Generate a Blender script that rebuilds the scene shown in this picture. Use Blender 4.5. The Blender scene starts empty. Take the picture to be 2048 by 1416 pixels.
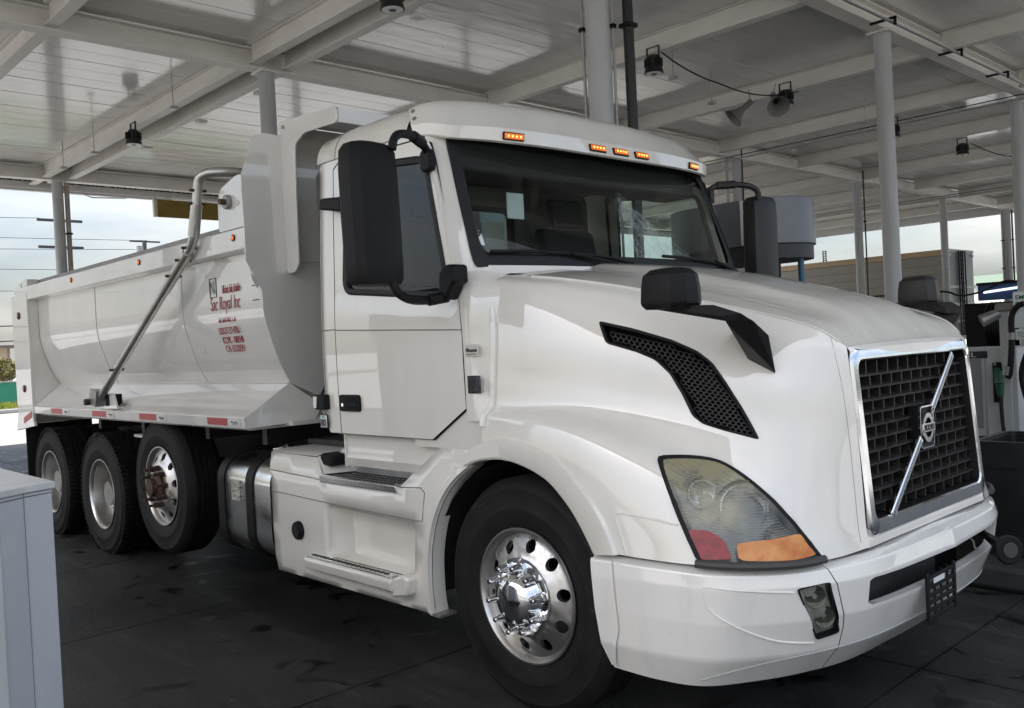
import bpy, bmesh, math, random
from mathutils import Vector, Matrix, noise
from mathutils.geometry import delaunay_2d_cdt
RAD = math.radians
random.seed(11)
SC = bpy.context.scene
COL = SC.collection

# ------------------------------------------------------------------ camera, sky, sun, exposure
cam_d = bpy.data.cameras.new("camera")
cam_d.sensor_width = 36.0
cam_d.lens = 31.728
cam_d.clip_end = 2000.0
cam = bpy.data.objects.new("camera", cam_d)
COL.objects.link(cam)
_R = Vector((0.68472268, 0.72706056, -0.05037658))
_U = Vector((0.02570598, 0.04498587, 0.99865684))
_B = Vector((0.72835023, -0.68509796, 0.01211304))
_m = Matrix((_R, _U, _B)).transposed().to_4x4()
_m.translation = Vector((2.881, -3.884, 1.620))
cam.matrix_world = _m
SC.camera = cam

SUN_AZ = RAD(190)      # from +Y, clockwise
SUN_EL = RAD(54)
SC.world = bpy.data.worlds.new("World")
SC.world.use_nodes = True
_nt = SC.world.node_tree
for n in list(_nt.nodes):
    _nt.nodes.remove(n)
_o = _nt.nodes.new("ShaderNodeOutputWorld")
_bg = _nt.nodes.new("ShaderNodeBackground")
_sky = _nt.nodes.new("ShaderNodeTexSky")
_sky.sky_type = 'NISHITA'
_sky.sun_disc = False
_sky.sun_elevation = SUN_EL
_sky.sun_rotation = SUN_AZ
_sky.air_density = 1.0
_sky.dust_density = 3.5
_sky.ozone_density = 1.5
_tc = _nt.nodes.new("ShaderNodeTexCoord")
_mp = _nt.nodes.new("ShaderNodeMapping")
_mp.inputs['Scale'].default_value = (1.1, 1.1, 5.0)
_nz = _nt.nodes.new("ShaderNodeTexNoise")
_nz.inputs['Scale'].default_value = 1.7
_nz.inputs['Detail'].default_value = 7
_nz.inputs['Roughness'].default_value = 0.55
_rp = _nt.nodes.new("ShaderNodeValToRGB")
_rp.color_ramp.elements[0].position = 0.40
_rp.color_ramp.elements[0].color = (.05, .05, .05, 1)
_rp.color_ramp.elements[1].position = 0.70
_rp.color_ramp.elements[1].color = (.80, .80, .80, 1)
_mx = _nt.nodes.new("ShaderNodeMix")
_mx.data_type = 'RGBA'
_mx.inputs['B'].default_value = (6.0, 5.9, 5.6, 1)     # cloud deck
_nt.links.new(_tc.outputs['Generated'], _mp.inputs['Vector'])
_nt.links.new(_mp.outputs[0], _nz.inputs['Vector'])
_nt.links.new(_nz.outputs[0], _rp.inputs[0])
_nt.links.new(_rp.outputs[0], _mx.inputs['Factor'])
_nt.links.new(_sky.outputs[0], _mx.inputs['A'])
_sx = _nt.nodes.new("ShaderNodeSeparateXYZ")
_ov = _nt.nodes.new("ShaderNodeMapRange")           # overcast sky: zenith about three times the horizon
_ov.inputs['To Min'].default_value = .35
_ov.inputs['To Max'].default_value = 1.20
_vm = _nt.nodes.new("ShaderNodeVectorMath")
_vm.operation = 'SCALE'
_nt.links.new(_tc.outputs['Generated'], _sx.inputs[0])
_nt.links.new(_sx.outputs[2], _ov.inputs['Value'])
_nt.links.new(_mx.outputs['Result'], _vm.inputs[0])
_nt.links.new(_ov.outputs[0], _vm.inputs['Scale'])
_nt.links.new(_vm.outputs[0], _bg.inputs[0])
_bg.inputs[1].default_value = 0.13
_nt.links.new(_bg.outputs[0], _o.inputs[0])

sun_d = bpy.data.lights.new("sun", 'SUN')
sun_d.energy = 1.4
sun_d.angle = RAD(14)
sun_d.color = (1.0, 0.95, 0.88)
sun = bpy.data.objects.new("sun", sun_d)
COL.objects.link(sun)
_to = Vector((math.sin(SUN_AZ) * math.cos(SUN_EL), math.cos(SUN_AZ) * math.cos(SUN_EL), math.sin(SUN_EL)))
sun.rotation_euler = _to.to_track_quat('Z', 'Y').to_euler()
sun.location = _to * 60

vs = SC.view_settings
vs.view_transform = 'Standard'
vs.look = 'None'
vs.gamma = 1.0
vs.use_curve_mapping = False
vs.exposure = 1.82
SC.render.engine = 'CYCLES'
SC.cycles.max_bounces = 10
SC.cycles.diffuse_bounces = 5
SC.cycles.transparent_max_bounces = 16
SC.cycles.use_denoising = True

# ------------------------------------------------------------------ materials
MATS = {}


def mat(name, col, rough=.5, metal=0., coat=0., noise_amt=0., noise_scale=4., col2=None, stretch=(1, 1, 1), bump=0., bump_scale=30., spec=.5, lo=.35, hi=.7, rough2=None, emit=None, estr=0., detail=6):
    if name in MATS:
        return MATS[name]
    m = bpy.data.materials.new(name)
    m.use_nodes = True
    nt = m.node_tree
    b = nt.nodes['Principled BSDF']
    b.inputs['Base Color'].default_value = (*col, 1)
    b.inputs['Roughness'].default_value = rough
    b.inputs['Metallic'].default_value = metal
    b.inputs['Coat Weight'].default_value = coat
    b.inputs['Coat Roughness'].default_value = .015
    b.inputs['Coat IOR'].default_value = 1.5 if coat < .95 else 1.85
    b.inputs['Specular IOR Level'].default_value = spec
    if emit:
        b.inputs['Emission Color'].default_value = (*emit, 1)
        b.inputs['Emission Strength'].default_value = estr
    tc = nt.nodes.new('ShaderNodeTexCoord')
    if col2 is not None:
        mp = nt.nodes.new('ShaderNodeMapping')
        mp.inputs['Scale'].default_value = stretch
        nz = nt.nodes.new('ShaderNodeTexNoise')
        nz.inputs['Scale'].default_value = noise_scale
        nz.inputs['Detail'].default_value = detail
        nz.inputs['Roughness'].default_value = .6
        mr = nt.nodes.new('ShaderNodeMapRange')
        mr.inputs['From Min'].default_value = lo
        mr.inputs['From Max'].default_value = hi
        mr.inputs['To Max'].default_value = noise_amt
        mx = nt.nodes.new('ShaderNodeMix')
        mx.data_type = 'RGBA'
        mx.inputs['A'].default_value = (*col, 1)
        mx.inputs['B'].default_value = (*col2, 1)
        nt.links.new(tc.outputs['Object'], mp.inputs[0])
        nt.links.new(mp.outputs[0], nz.inputs['Vector'])
        nt.links.new(nz.outputs[0], mr.inputs['Value'])
        nt.links.new(mr.outputs[0], mx.inputs['Factor'])
        nt.links.new(mx.outputs['Result'], b.inputs['Base Color'])
        if rough2 is not None:
            m2 = nt.nodes.new('ShaderNodeMapRange')
            m2.inputs['To Min'].default_value = rough
            m2.inputs['To Max'].default_value = rough2
            m2.inputs['From Min'].default_value = lo
            m2.inputs['From Max'].default_value = hi
            nt.links.new(nz.outputs[0], m2.inputs['Value'])
            nt.links.new(m2.outputs[0], b.inputs['Roughness'])
    if bump:
        n2 = nt.nodes.new('ShaderNodeTexNoise')
        n2.inputs['Scale'].default_value = bump_scale
        n2.inputs['Detail'].default_value = 5
        bp = nt.nodes.new('ShaderNodeBump')
        bp.inputs['Strength'].default_value = bump
        bp.inputs['Distance'].default_value = .02
        nt.links.new(tc.outputs['Object'], n2.inputs['Vector'])
        nt.links.new(n2.outputs[0], bp.inputs['Height'])
        nt.links.new(bp.outputs[0], b.inputs['Normal'])
    MATS[name] = m
    return m


def glass(name, tint, refl=.035, rough=0.0):
    m = bpy.data.materials.new(name)
    m.use_nodes = True
    nt = m.node_tree
    nt.nodes.remove(nt.nodes['Principled BSDF'])
    out = nt.nodes['Material Output']
    t = nt.nodes.new('ShaderNodeBsdfTransparent')
    t.inputs[0].default_value = (*tint, 1)
    g = nt.nodes.new('ShaderNodeBsdfGlossy')
    g.inputs['Roughness'].default_value = rough
    lw = nt.nodes.new('ShaderNodeLayerWeight')
    lw.inputs['Blend'].default_value = .5
    pw = nt.nodes.new('ShaderNodeMath')
    pw.operation = 'POWER'
    pw.inputs[1].default_value = 4.0
    ad = nt.nodes.new('ShaderNodeMath')
    ad.operation = 'MULTIPLY_ADD'
    ad.inputs[1].default_value = 1 - refl
    ad.inputs[2].default_value = refl
    nt.links.new(lw.outputs['Facing'], pw.inputs[0])
    nt.links.new(pw.outputs[0], ad.inputs[0])
    mx = nt.nodes.new('ShaderNodeMixShader')
    nt.links.new(ad.outputs[0], mx.inputs[0])
    nt.links.new(t.outputs[0], mx.inputs[1])
    nt.links.new(g.outputs[0], mx.inputs[2])
    nt.links.new(mx.outputs[0], out.inputs[0])
    MATS[name] = m
    return m


PAINT = mat('white_paint', (.80, .76, .68), .5, coat=1.0, col2=(.66, .62, .54), noise_amt=.5, noise_scale=2.2, stretch=(1.6, 1.6, .5), lo=.48, hi=.8)
HOODTOP = mat('hood_paint', (.74, .70, .61), .5, coat=.9, col2=(.52, .49, .42), noise_amt=.7, noise_scale=2.5, stretch=(1, 2.2, 1), lo=.42, hi=.75)
DUMP = mat('dump_paint', (.77, .74, .68), .45, coat=1.0, col2=(.55, .54, .51), noise_amt=.6, noise_scale=1.6, stretch=(.8, .8, 1.0), lo=.45, hi=.8)
BUMPERM = mat('bumper_paint', (.83, .80, .735), .5, coat=1.0, col2=(.56, .55, .52), noise_amt=.5, noise_scale=5, stretch=(1.5, 1.5, .25), lo=.5, hi=.85)
BLACKP = mat('black_plastic', (.005, .005, .0055), .5, col2=(.014, .0135, .013), noise_amt=.5, noise_scale=8, bump=.05, bump_scale=200, spec=.22)
DUSTP = mat('dusty_plastic', (.010, .0092, .008), .5, col2=(.026, .022, .017), noise_amt=.7, noise_scale=5)
RUBBER = mat('tyre_rubber', (.008, .008, .008), .65, col2=(.022, .021, .019), noise_amt=.6, noise_scale=6, bump=.15, bump_scale=60, spec=.22)
def scuff(m, scale=7., lo=.64, hi=.72, col=(.10, .095, .085), amt=.5):
    nt = m.node_tree
    b = nt.nodes['Principled BSDF']
    src = b.inputs['Base Color'].links[0].from_socket
    tc = nt.nodes.new('ShaderNodeTexCoord')
    n = nt.nodes.new('ShaderNodeTexNoise')
    n.inputs['Scale'].default_value = scale
    n.inputs['Detail'].default_value = 8
    n.inputs['Roughness'].default_value = .7
    n.inputs['Distortion'].default_value = 1.2
    nt.links.new(tc.outputs['Object'], n.inputs['Vector'])
    r = nt.nodes.new('ShaderNodeMapRange')
    r.inputs['From Min'].default_value = lo
    r.inputs['From Max'].default_value = hi
    r.inputs['To Max'].default_value = amt
    nt.links.new(n.outputs[0], r.inputs['Value'])
    x = nt.nodes.new('ShaderNodeMix')
    x.data_type = 'RGBA'
    nt.links.new(r.outputs[0], x.inputs['Factor'])
    nt.links.new(src, x.inputs['A'])
    x.inputs['B'].default_value = (*col, 1)
    nt.links.new(x.outputs['Result'], b.inputs['Base Color'])


SEAL = mat('rubber_seal', (.005, .005, .005), .55)
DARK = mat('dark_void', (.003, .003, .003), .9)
CHASSIS = mat('chassis_black', (.006, .006, .0065), .5, col2=(.02, .017, .014), noise_amt=.6, noise_scale=7)
CHROME = mat('chrome', (.86, .87, .88), .06, metal=1., col2=(.6, .6, .6), noise_amt=.5, noise_scale=9, rough2=.16)
ALU = mat('polished_aluminium', (.76, .76, .75), .13, metal=1., col2=(.5, .49, .46), noise_amt=.6, noise_scale=3, stretch=(1, 1, 3), rough2=.30, bump=.012, bump_scale=15)
WHEELALU = mat('wheel_aluminium', (.66, .65, .63), .28, metal=1., col2=(.45, .43, .39), noise_amt=.7, noise_scale=7, rough2=.42)
STEEL = mat('grey_steel', (.35, .35, .34), .4, metal=.6, col2=(.2, .19, .17), noise_amt=.6, noise_scale=8)
RUST = mat('rusty_iron', (.05, .03, .022), .7, col2=(.11, .055, .03), noise_amt=.8, noise_scale=18)
GRILLE = mat('grille_plastic', (.016, .0155, .015), .45, col2=(.045, .040, .032), noise_amt=.7, noise_scale=9)
GDARK = mat('grille_frame_dark', (.16, .17, .18), .35, metal=.7)
INTER = mat('cab_interior', (.16, .155, .145), .7, col2=(.1, .097, .09), noise_amt=.5, noise_scale=6)
SEATM = mat('seat_fabric', (.035, .035, .038), .85, bump=.2, bump_scale=90)
AMBER = mat('amber_lens', (.7, .13, .01), .2, coat=.5, emit=(1., .20, .02), estr=.14)
AMBERD = mat('amber_reflector', (.50, .13, .008), .25, coat=.3, col2=(.78, .38, .10), noise_amt=.8, noise_scale=12)
LED = mat('amber_led', (1, .5, .1), .2, emit=(1., .50, .12), estr=.9)
REDL = mat('red_lens', (.16, .003, .003), .25, coat=.25, col2=(.42, .012, .006), noise_amt=.8, noise_scale=25)
REDT = mat('red_tape', (.40, .02, .03), .35)
WHITET = mat('white_tape', (.62, .62, .62), .3)
REDTXT = mat('red_lettering', (.33, .012, .03), .45)
BLKTXT = mat('black_lettering', (.02, .02, .02), .5)
WHTTXT = mat('white_lettering', (.7, .7, .7), .5)
HAZY = mat('hazy_lens', (.34, .34, .28), .16, coat=.9, col2=(.52, .50, .36), noise_amt=.9, noise_scale=5, stretch=(1, 1, 1.6), lo=.35, hi=.7)
LAMPIN = mat('lamp_housing', (.10, .105, .11), .15, metal=.6, coat=.8, col2=(.30, .31, .30), noise_amt=.8, noise_scale=4)
REFLECT = mat('lamp_reflector', (.75, .76, .74), .1, metal=1.)
WS = glass('windshield_glass', (.74, .82, .79))
SG = glass('side_glass', (.70, .80, .77))
LENSG = glass('lens_clear', (.80, .80, .72), rough=.05)
STICK = mat('sticker_white', (.75, .78, .76), .4)
TEAL = mat('sticker_teal', (.1, .4, .36), .4)

scuff(RUBBER)
scuff(BUMPERM, 16, .66, .72, (.22, .21, .19), .55)
scuff(DUMP, 5, .66, .74, (.30, .28, .24), .35)
scuff(PAINT, 11, .69, .74, (.34, .32, .28), .4)
scuff(WHEELALU, 9, .62, .72, (.25, .22, .18), .5)

# ------------------------------------------------------------------ helpers
WP = {}


def wpos(o):
    return WP.get(o.name, Vector((0, 0, 0)))


def props(o, label=None, cat=None, group=None, kind=None):
    if label:
        o['label'] = label
    if cat:
        o['category'] = cat
    if group:
        o['group'] = group
    if kind:
        o['kind'] = kind
    return o


def empty(name, loc, label=None, cat=None, group=None, kind=None):
    o = bpy.data.objects.new(name, None)
    o.empty_display_size = .2
    COL.objects.link(o)
    o.location = loc
    WP[o.name] = Vector(loc)
    return props(o, label, cat, group, kind)


def make(name, verts, faces, m, parent=None, smooth=35, org=None, normals=None, bevel=0, label=None, cat=None, group=None, kind=None, bseg=2):
    """link one mesh object; verts are given in world space"""
    if org is None:
        xs = [v[0] for v in verts]
        ys = [v[1] for v in verts]
        zs = [v[2] for v in verts]
        org = Vector(((min(xs) + max(xs)) / 2, (min(ys) + max(ys)) / 2, min(zs) if parent is None else (min(zs) + max(zs)) / 2))
    else:
        org = Vector(org)
    me = bpy.data.meshes.new(name)
    me.from_pydata([(v[0] - org[0], v[1] - org[1], v[2] - org[2]) for v in verts], [], [tuple(f) for f in faces])
    me.validate()
    ms = m if isinstance(m, (list, tuple)) else [m]
    for x in ms:
        me.materials.append(x)
    if smooth:
        me.polygons.foreach_set('use_smooth', [True] * len(me.polygons))
        if normals is not None and len(normals) == len(me.vertices):
            me.normals_split_custom_set_from_vertices([tuple(n) for n in normals])
        else:
            me.set_sharp_from_angle(angle=RAD(smooth))
    me.update()
    o = bpy.data.objects.new(name, me)
    COL.objects.link(o)
    if parent is not None:
        o.parent = parent
        o.location = org - wpos(parent)
    else:
        o.location = org
    WP[o.name] = org
    if bevel:
        b = o.modifiers.new('bevel', 'BEVEL')
        b.width = bevel
        b.segments = bseg
        b.limit_method = 'ANGLE'
        b.angle_limit = RAD(40)
    return props(o, label, cat, group, kind)


def clone(o, delta, parent=None, name=None):
    c = o.copy()
    COL.objects.link(c)
    w = wpos(o) + Vector(delta)
    c.parent = parent if parent is not None else o.parent
    c.location = w - (wpos(c.parent) if c.parent else Vector((0, 0, 0)))
    WP[c.name] = w
    return c


class MB:
    def __init__(s):
        s.v = []
        s.f = []

    def add(s, vs_, fs):
        k = len(s.v)
        s.v += [tuple(v) for v in vs_]
        s.f += [tuple(i + k for i in f) for f in fs]
        return s

    def box(s, x0, x1, y0, y1, z0, z1):
        return s.add([(x0, y0, z0), (x1, y0, z0), (x1, y1, z0), (x0, y1, z0), (x0, y0, z1), (x1, y0, z1), (x1, y1, z1), (x0, y1, z1)],
                     [(0, 3, 2, 1), (4, 5, 6, 7), (0, 1, 5, 4), (1, 2, 6, 5), (2, 3, 7, 6), (3, 0, 4, 7)])

    def obox(s, c, ax, ay, az):
        c = Vector(c)
        ax, ay, az = Vector(ax), Vector(ay), Vector(az)
        vs_ = [c + a * ax + b * ay + d * az for d in (-1, 1) for (a, b) in ((-1, -1), (1, -1), (1, 1), (-1, 1))]
        return s.add(vs_, [(0, 3, 2, 1), (4, 5, 6, 7), (0, 1, 5, 4), (1, 2, 6, 5), (2, 3, 7, 6), (3, 0, 4, 7)])

    def cyl(s, p0, p1, r0, r1=None, n=16, caps=True):
        r1 = r0 if r1 is None else r1
        p0, p1 = Vector(p0), Vector(p1)
        d = (p1 - p0).normalized()
        a = d.orthogonal().normalized()
        b = d.cross(a)
        vs_ = []
        for p, r in ((p0, r0), (p1, r1)):
            vs_ += [p + r * (math.cos(2 * math.pi * i / n) * a + math.sin(2 * math.pi * i / n) * b) for i in range(n)]
        fs = [(i, (i + 1) % n, n + (i + 1) % n, n + i) for i in range(n)]
        if caps:
            fs += [tuple(range(n - 1, -1, -1)), tuple(range(n, 2 * n))]
        return s.add(vs_, fs)

    def tube(s, pts, r, n=10, caps=True, rs=None):
        pts = [Vector(p) for p in pts]
        k = len(pts)
        t0 = (pts[1] - pts[0]).normalized()
        a = t0.orthogonal().normalized()
        vs_ = []
        for i, p in enumerate(pts):
            t = (pts[min(i + 1, k - 1)] - pts[max(i - 1, 0)]).normalized()
            a = (a - t * a.dot(t)).normalized()
            b = t.cross(a)
            rr = rs[i] if rs else r
            vs_ += [p + rr * (math.cos(2 * math.pi * j / n) * a + math.sin(2 * math.pi * j / n) * b) for j in range(n)]
        fs = []
        for i in range(k - 1):
            fs += [(i * n + j, i * n + (j + 1) % n, (i + 1) * n + (j + 1) % n, (i + 1) * n + j) for j in range(n)]
        if caps:
            fs += [tuple(range(n - 1, -1, -1)), tuple(range((k - 1) * n, k * n))]
        return s.add(vs_, fs)

    def lathe_y(s, c, prof, n=48, closed=True):
        """profile of (radius, y) revolved about an axis along Y through c"""
        c = Vector(c)
        k = len(prof)
        vs_ = []
        for i in range(n):
            a = 2 * math.pi * i / n
            vs_ += [(c.x + r * math.cos(a), c.y + y, c.z + r * math.sin(a)) for r, y in prof]
        fs = []
        m = k if closed else k - 1
        for i in range(n):
            j = (i + 1) % n
            for q in range(m):
                q2 = (q + 1) % k
                fs.append((i * k + q, j * k + q, j * k + q2, i * k + q2))
        return s.add(vs_, fs)

    def prism(s, poly, axis, a, b):
        """2D polygon extruded along axis between a and b"""
        def put(p, h):
            return {'x': (h, p[0], p[1]), 'y': (p[0], h, p[1]), 'z': (p[0], p[1], h)}[axis]
        n = len(poly)
        vs_ = [put(p, a) for p in poly] + [put(p, b) for p in poly]
        fs = [tuple(range(n - 1, -1, -1)), tuple(range(n, 2 * n))] + [(i, (i + 1) % n, n + (i + 1) % n, n + i) for i in range(n)]
        return s.add(vs_, fs)

    def grid(s, rows, close_u=False):
        k = len(rows[0])
        vs_ = [p for r in rows for p in r]
        fs = []
        for i in range(len(rows) - 1):
            for j in range(k if close_u else k - 1):
                j2 = (j + 1) % k
                fs.append((i * k + j, i * k + j2, (i + 1) * k + j2, (i + 1) * k + j))
        return s.add(vs_, fs)

    def mirror(s):
        k = len(s.v)
        s.v += [(x, -y, z) for x, y, z in s.v]
        s.f += [tuple(i + k for i in reversed(f)) for f in s.f]
        return s

    def mirrored(s):
        o = MB()
        o.v = [(x, -y, z) for x, y, z in s.v]
        o.f = [tuple(reversed(f)) for f in s.f]
        return o

    def hull(s, pts):
        bm = bmesh.new()
        for q in pts:
            bm.verts.new(q)
        r = bmesh.ops.convex_hull(bm, input=bm.verts)
        bm.verts.index_update()
        vs_ = [tuple(v.co) for v in bm.verts]
        fs = [tuple(v.index for v in f.verts) for f in bm.faces]
        bm.free()
        return s.add(vs_, fs)

    def pair(s, name, m, parent, **k):
        a = s.build(name, m, parent, fix=False, **k)
        b = s.mirrored().build(name, m, parent, fix=False, **k)
        return a, b

    def fix(s):
        me = bpy.data.meshes.new('t')
        me.from_pydata(s.v, [], s.f)
        bm = bmesh.new()
        bm.from_mesh(me)
        bmesh.ops.recalc_face_normals(bm, faces=bm.faces)
        s.v = [tuple(v.co) for v in bm.verts]
        s.f = [tuple(v.index for v in f.verts) for f in bm.faces]
        bm.free()
        bpy.data.meshes.remove(me)
        return s

    def build(s, name, m, parent=None, fix=True, **k):
        if fix:
            s.fix()
        return make(name, s.v, s.f, m, parent, **k)


def boxo(name, x0, x1, y0, y1, z0, z1, m, parent=None, bevel=0, **k):
    return MB().box(x0, x1, y0, y1, z0, z1).build(name, m, parent, fix=False, bevel=bevel, **k)


def cr(a, b, c, d, t):
    return tuple(.5 * ((2 * b[i]) + (-a[i] + c[i]) * t + (2 * a[i] - 5 * b[i] + 4 * c[i] - d[i]) * t * t + (-a[i] + 3 * b[i] - 3 * c[i] + d[i]) * t ** 3) for i in range(len(b)))


def cr1(L, t):
    n = len(L) - 1
    i = max(0, min(n - 1, int(t)))
    f = t - i

    def g(k):
        if k < 0:
            return tuple(2 * x - y for x, y in zip(L[0], L[1]))
        if k > n:
            return tuple(2 * x - y for x, y in zip(L[n], L[n - 1]))
        return L[k]
    return cr(g(i - 1), g(i), g(i + 1), g(i + 2), f)


def spl(L, n):
    """smooth polyline through L with n samples a segment"""
    k = (len(L) - 1) * n
    return [cr1(L, i / n) for i in range(k + 1)]


def netf(N):
    return lambda u, v: Vector(cr1([cr1(r, u) for r in N], v))


def snorm(S, u, v):
    e = 1e-3
    return (S(u + e, v) - S(u - e, v)).cross(S(u, v + e) - S(u, v - e)).normalized()


def inside(p, poly):
    x, y = p
    c = False
    j = len(poly) - 1
    for i in range(len(poly)):
        a, b = poly[i], poly[j]
        if (a[1] > y) != (b[1] > y) and x < (b[0] - a[0]) * (y - a[1]) / (b[1] - a[1]) + a[0]:
            c = not c
        j = i
    return c


def densify(poly, h):
    out = []
    for i in range(len(poly)):
        a, b = poly[i], poly[(i + 1) % len(poly)]
        d = math.dist(a, b)
        k = max(1, int(d / h))
        out += [(a[0] + (b[0] - a[0]) * j / k, a[1] + (b[1] - a[1]) * j / k) for j in range(k)]
    return out


def tri2d(outline, holes, h, lines=()):
    """triangulate outline minus holes with inner grid points of pitch h"""
    rings = [densify(outline, h)] + [densify(q, h) for q in holes]
    pts, edges = [], []
    for r in rings:
        k = len(pts)
        pts += r
        edges += [(k + i, k + (i + 1) % len(r)) for i in range(len(r))]
    for ln in lines:
        r = [p for p in densify(list(ln) + [ln[-1]], h)]
        r = [p for i, p in enumerate(r) if i == 0 or math.dist(p, r[i - 1]) > 1e-6]
        k = len(pts)
        pts += r
        edges += [(k + i, k + i + 1) for i in range(len(r) - 1)]
    xs = [p[0] for p in rings[0]]
    ys = [p[1] for p in rings[0]]
    nb = len(pts)
    y = min(ys) + h * .5
    while y < max(ys):
        x = min(xs) + h * .5
        while x < max(xs):
            p = (x, y)
            if inside(p, rings[0]) and not any(inside(p, q) for q in rings[1:]) and min((q[0] - x) ** 2 + (q[1] - y) ** 2 for q in pts[:nb]) > (h * .45) ** 2:
                pts.append(p)
            x += h
        y += h
    vs_, _, fs, _, _, _ = delaunay_2d_cdt([Vector(p) for p in pts], edges, [], 0, 1e-6)
    out = []
    for f in fs:
        c = (sum(vs_[i][0] for i in f) / len(f), sum(vs_[i][1] for i in f) / len(f))
        if inside(c, rings[0]) and not any(inside(c, q) for q in rings[1:]):
            out.append(tuple(f))
    return [tuple(v) for v in vs_], out


def patch(S, outline, holes=(), h=.12, off=0., sign=1, lines=()):
    """surface patch of S(u,v): world verts, faces, normals"""
    p, f = tri2d(outline, list(holes), h, lines)
    ns = [snorm(S, u, v) * sign for u, v in p]
    vs_ = [S(u, v) + n * off for (u, v), n in zip(p, ns)]
    if f:
        if sum((vs_[t[1]] - vs_[t[0]]).cross(vs_[t[2]] - vs_[t[0]]).dot(ns[t[0]]) for t in f) < 0:
            f = [tuple(reversed(t)) for t in f]
    return vs_, f, ns


def both(vs_, f, ns):
    """the patch and its mirror image across the truck's middle plane"""
    k = len(vs_)
    return ([tuple(v) for v in vs_] + [(v[0], -v[1], v[2]) for v in vs_],
            list(f) + [tuple(i + k for i in reversed(t)) for t in f],
            [tuple(n) for n in ns] + [(n[0], -n[1], n[2]) for n in ns])


def flip(vs_, f, ns=None):
    return [(v[0], -v[1], v[2]) for v in vs_], [tuple(reversed(t)) for t in f], ([(n[0], -n[1], n[2]) for n in ns] if ns is not None else None)


def text(name, body, m, parent, loc, rot, width, height, shear=0., bold=0., align='LEFT'):
    c = bpy.data.curves.new(name, 'FONT')
    c.body = body
    c.size = 1.0
    c.shear = shear
    c.offset = bold
    c.extrude = .002
    c.align_x = align
    c.materials.append(m)
    tmp = bpy.data.objects.new('lettering', c)
    COL.objects.link(tmp)
    dg = bpy.context.evaluated_depsgraph_get()
    dg.update()
    me = bpy.data.meshes.new_from_object(tmp.evaluated_get(dg))
    me.name = name
    bpy.data.objects.remove(tmp)
    bpy.data.curves.remove(c)
    if not me.materials:
        me.materials.append(m)
    xs = [v.co.x for v in me.vertices]
    ys = [v.co.y for v in me.vertices]
    sx, sy = width / max(max(xs) - min(xs), 1e-4), height / max(max(ys) - min(ys), 1e-4)
    bx, by = min(xs), min(ys)
    for v in me.vertices:
        v.co = ((v.co.x - bx) * sx, (v.co.y - by) * sy, v.co.z * .6)
    o = bpy.data.objects.new(name, me)
    COL.objects.link(o)
    o.rotation_euler = rot
    o.parent = parent
    o.location = Vector(loc) - wpos(parent)
    WP[o.name] = Vector(loc)
    return o


SIDE = (RAD(90), 0, 0)          # faces -Y
FRONT = (RAD(90), 0, RAD(90))   # faces +X


def rrect(x0, x1, y0, y1, r, n=5):
    out = []
    for cx, cy, a0 in ((x1 - r, y1 - r, 0), (x0 + r, y1 - r, 90), (x0 + r, y0 + r, 180), (x1 - r, y0 + r, 270)):
        out += [(cx + r * math.cos(RAD(a0 + 90 * i / n)), cy + r * math.sin(RAD(a0 + 90 * i / n))) for i in range(n + 1)]
    return out


def rpoly(pts, r, n=4):
    """polygon with rounded corners"""
    out = []
    k = len(pts)
    for i in range(k):
        p0, p1, p2 = Vector(pts[i - 1]), Vector(pts[i]), Vector(pts[(i + 1) % k])
        a, b = (p0 - p1), (p2 - p1)
        rr = min(r, a.length * .45, b.length * .45)
        A, B = p1 + a.normalized() * rr, p1 + b.normalized() * rr
        for j in range(n + 1):
            t = j / n
            q = A * (1 - t) ** 2 + p1 * 2 * t * (1 - t) + B * t * t
            out.append((q.x, q.y))
    return out

# ------------------------------------------------------------------ setting: ground, forecourt, road
def world_mat(name, fn):
    m = bpy.data.materials.new(name)
    m.use_nodes = True
    nt = m.node_tree
    g = nt.nodes.new('ShaderNodeNewGeometry')
    fn(nt, nt.nodes['Principled BSDF'], g.outputs['Position'])
    MATS[name] = m
    return m


def nz(nt, vec, scale, detail=6, rough=.6, stretch=None, dist=0.):
    if stretch:
        mp = nt.nodes.new('ShaderNodeMapping')
        mp.inputs['Scale'].default_value = stretch
        nt.links.new(vec, mp.inputs[0])
        vec = mp.outputs[0]
    n = nt.nodes.new('ShaderNodeTexNoise')
    n.inputs['Scale'].default_value = scale
    n.inputs['Detail'].default_value = detail
    n.inputs['Roughness'].default_value = rough
    n.inputs['Distortion'].default_value = dist
    nt.links.new(vec, n.inputs['Vector'])
    return n.outputs[0]


def rng(nt, val, a, b, c=0., d=1.):
    r = nt.nodes.new('ShaderNodeMapRange')
    r.inputs['From Min'].default_value = a
    r.inputs['From Max'].default_value = b
    r.inputs['To Min'].default_value = c
    r.inputs['To Max'].default_value = d
    nt.links.new(val, r.inputs['Value'])
    return r.outputs[0]


def mixc(nt, fac, a, b):
    x = nt.nodes.new('ShaderNodeMix')
    x.data_type = 'RGBA'
    nt.links.new(fac, x.inputs['Factor'])
    for k, c in (('A', a), ('B', b)):
        if isinstance(c, tuple):
            x.inputs[k].default_value = (*c, 1)
        else:
            nt.links.new(c, x.inputs[k])
    return x.outputs['Result']


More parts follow.
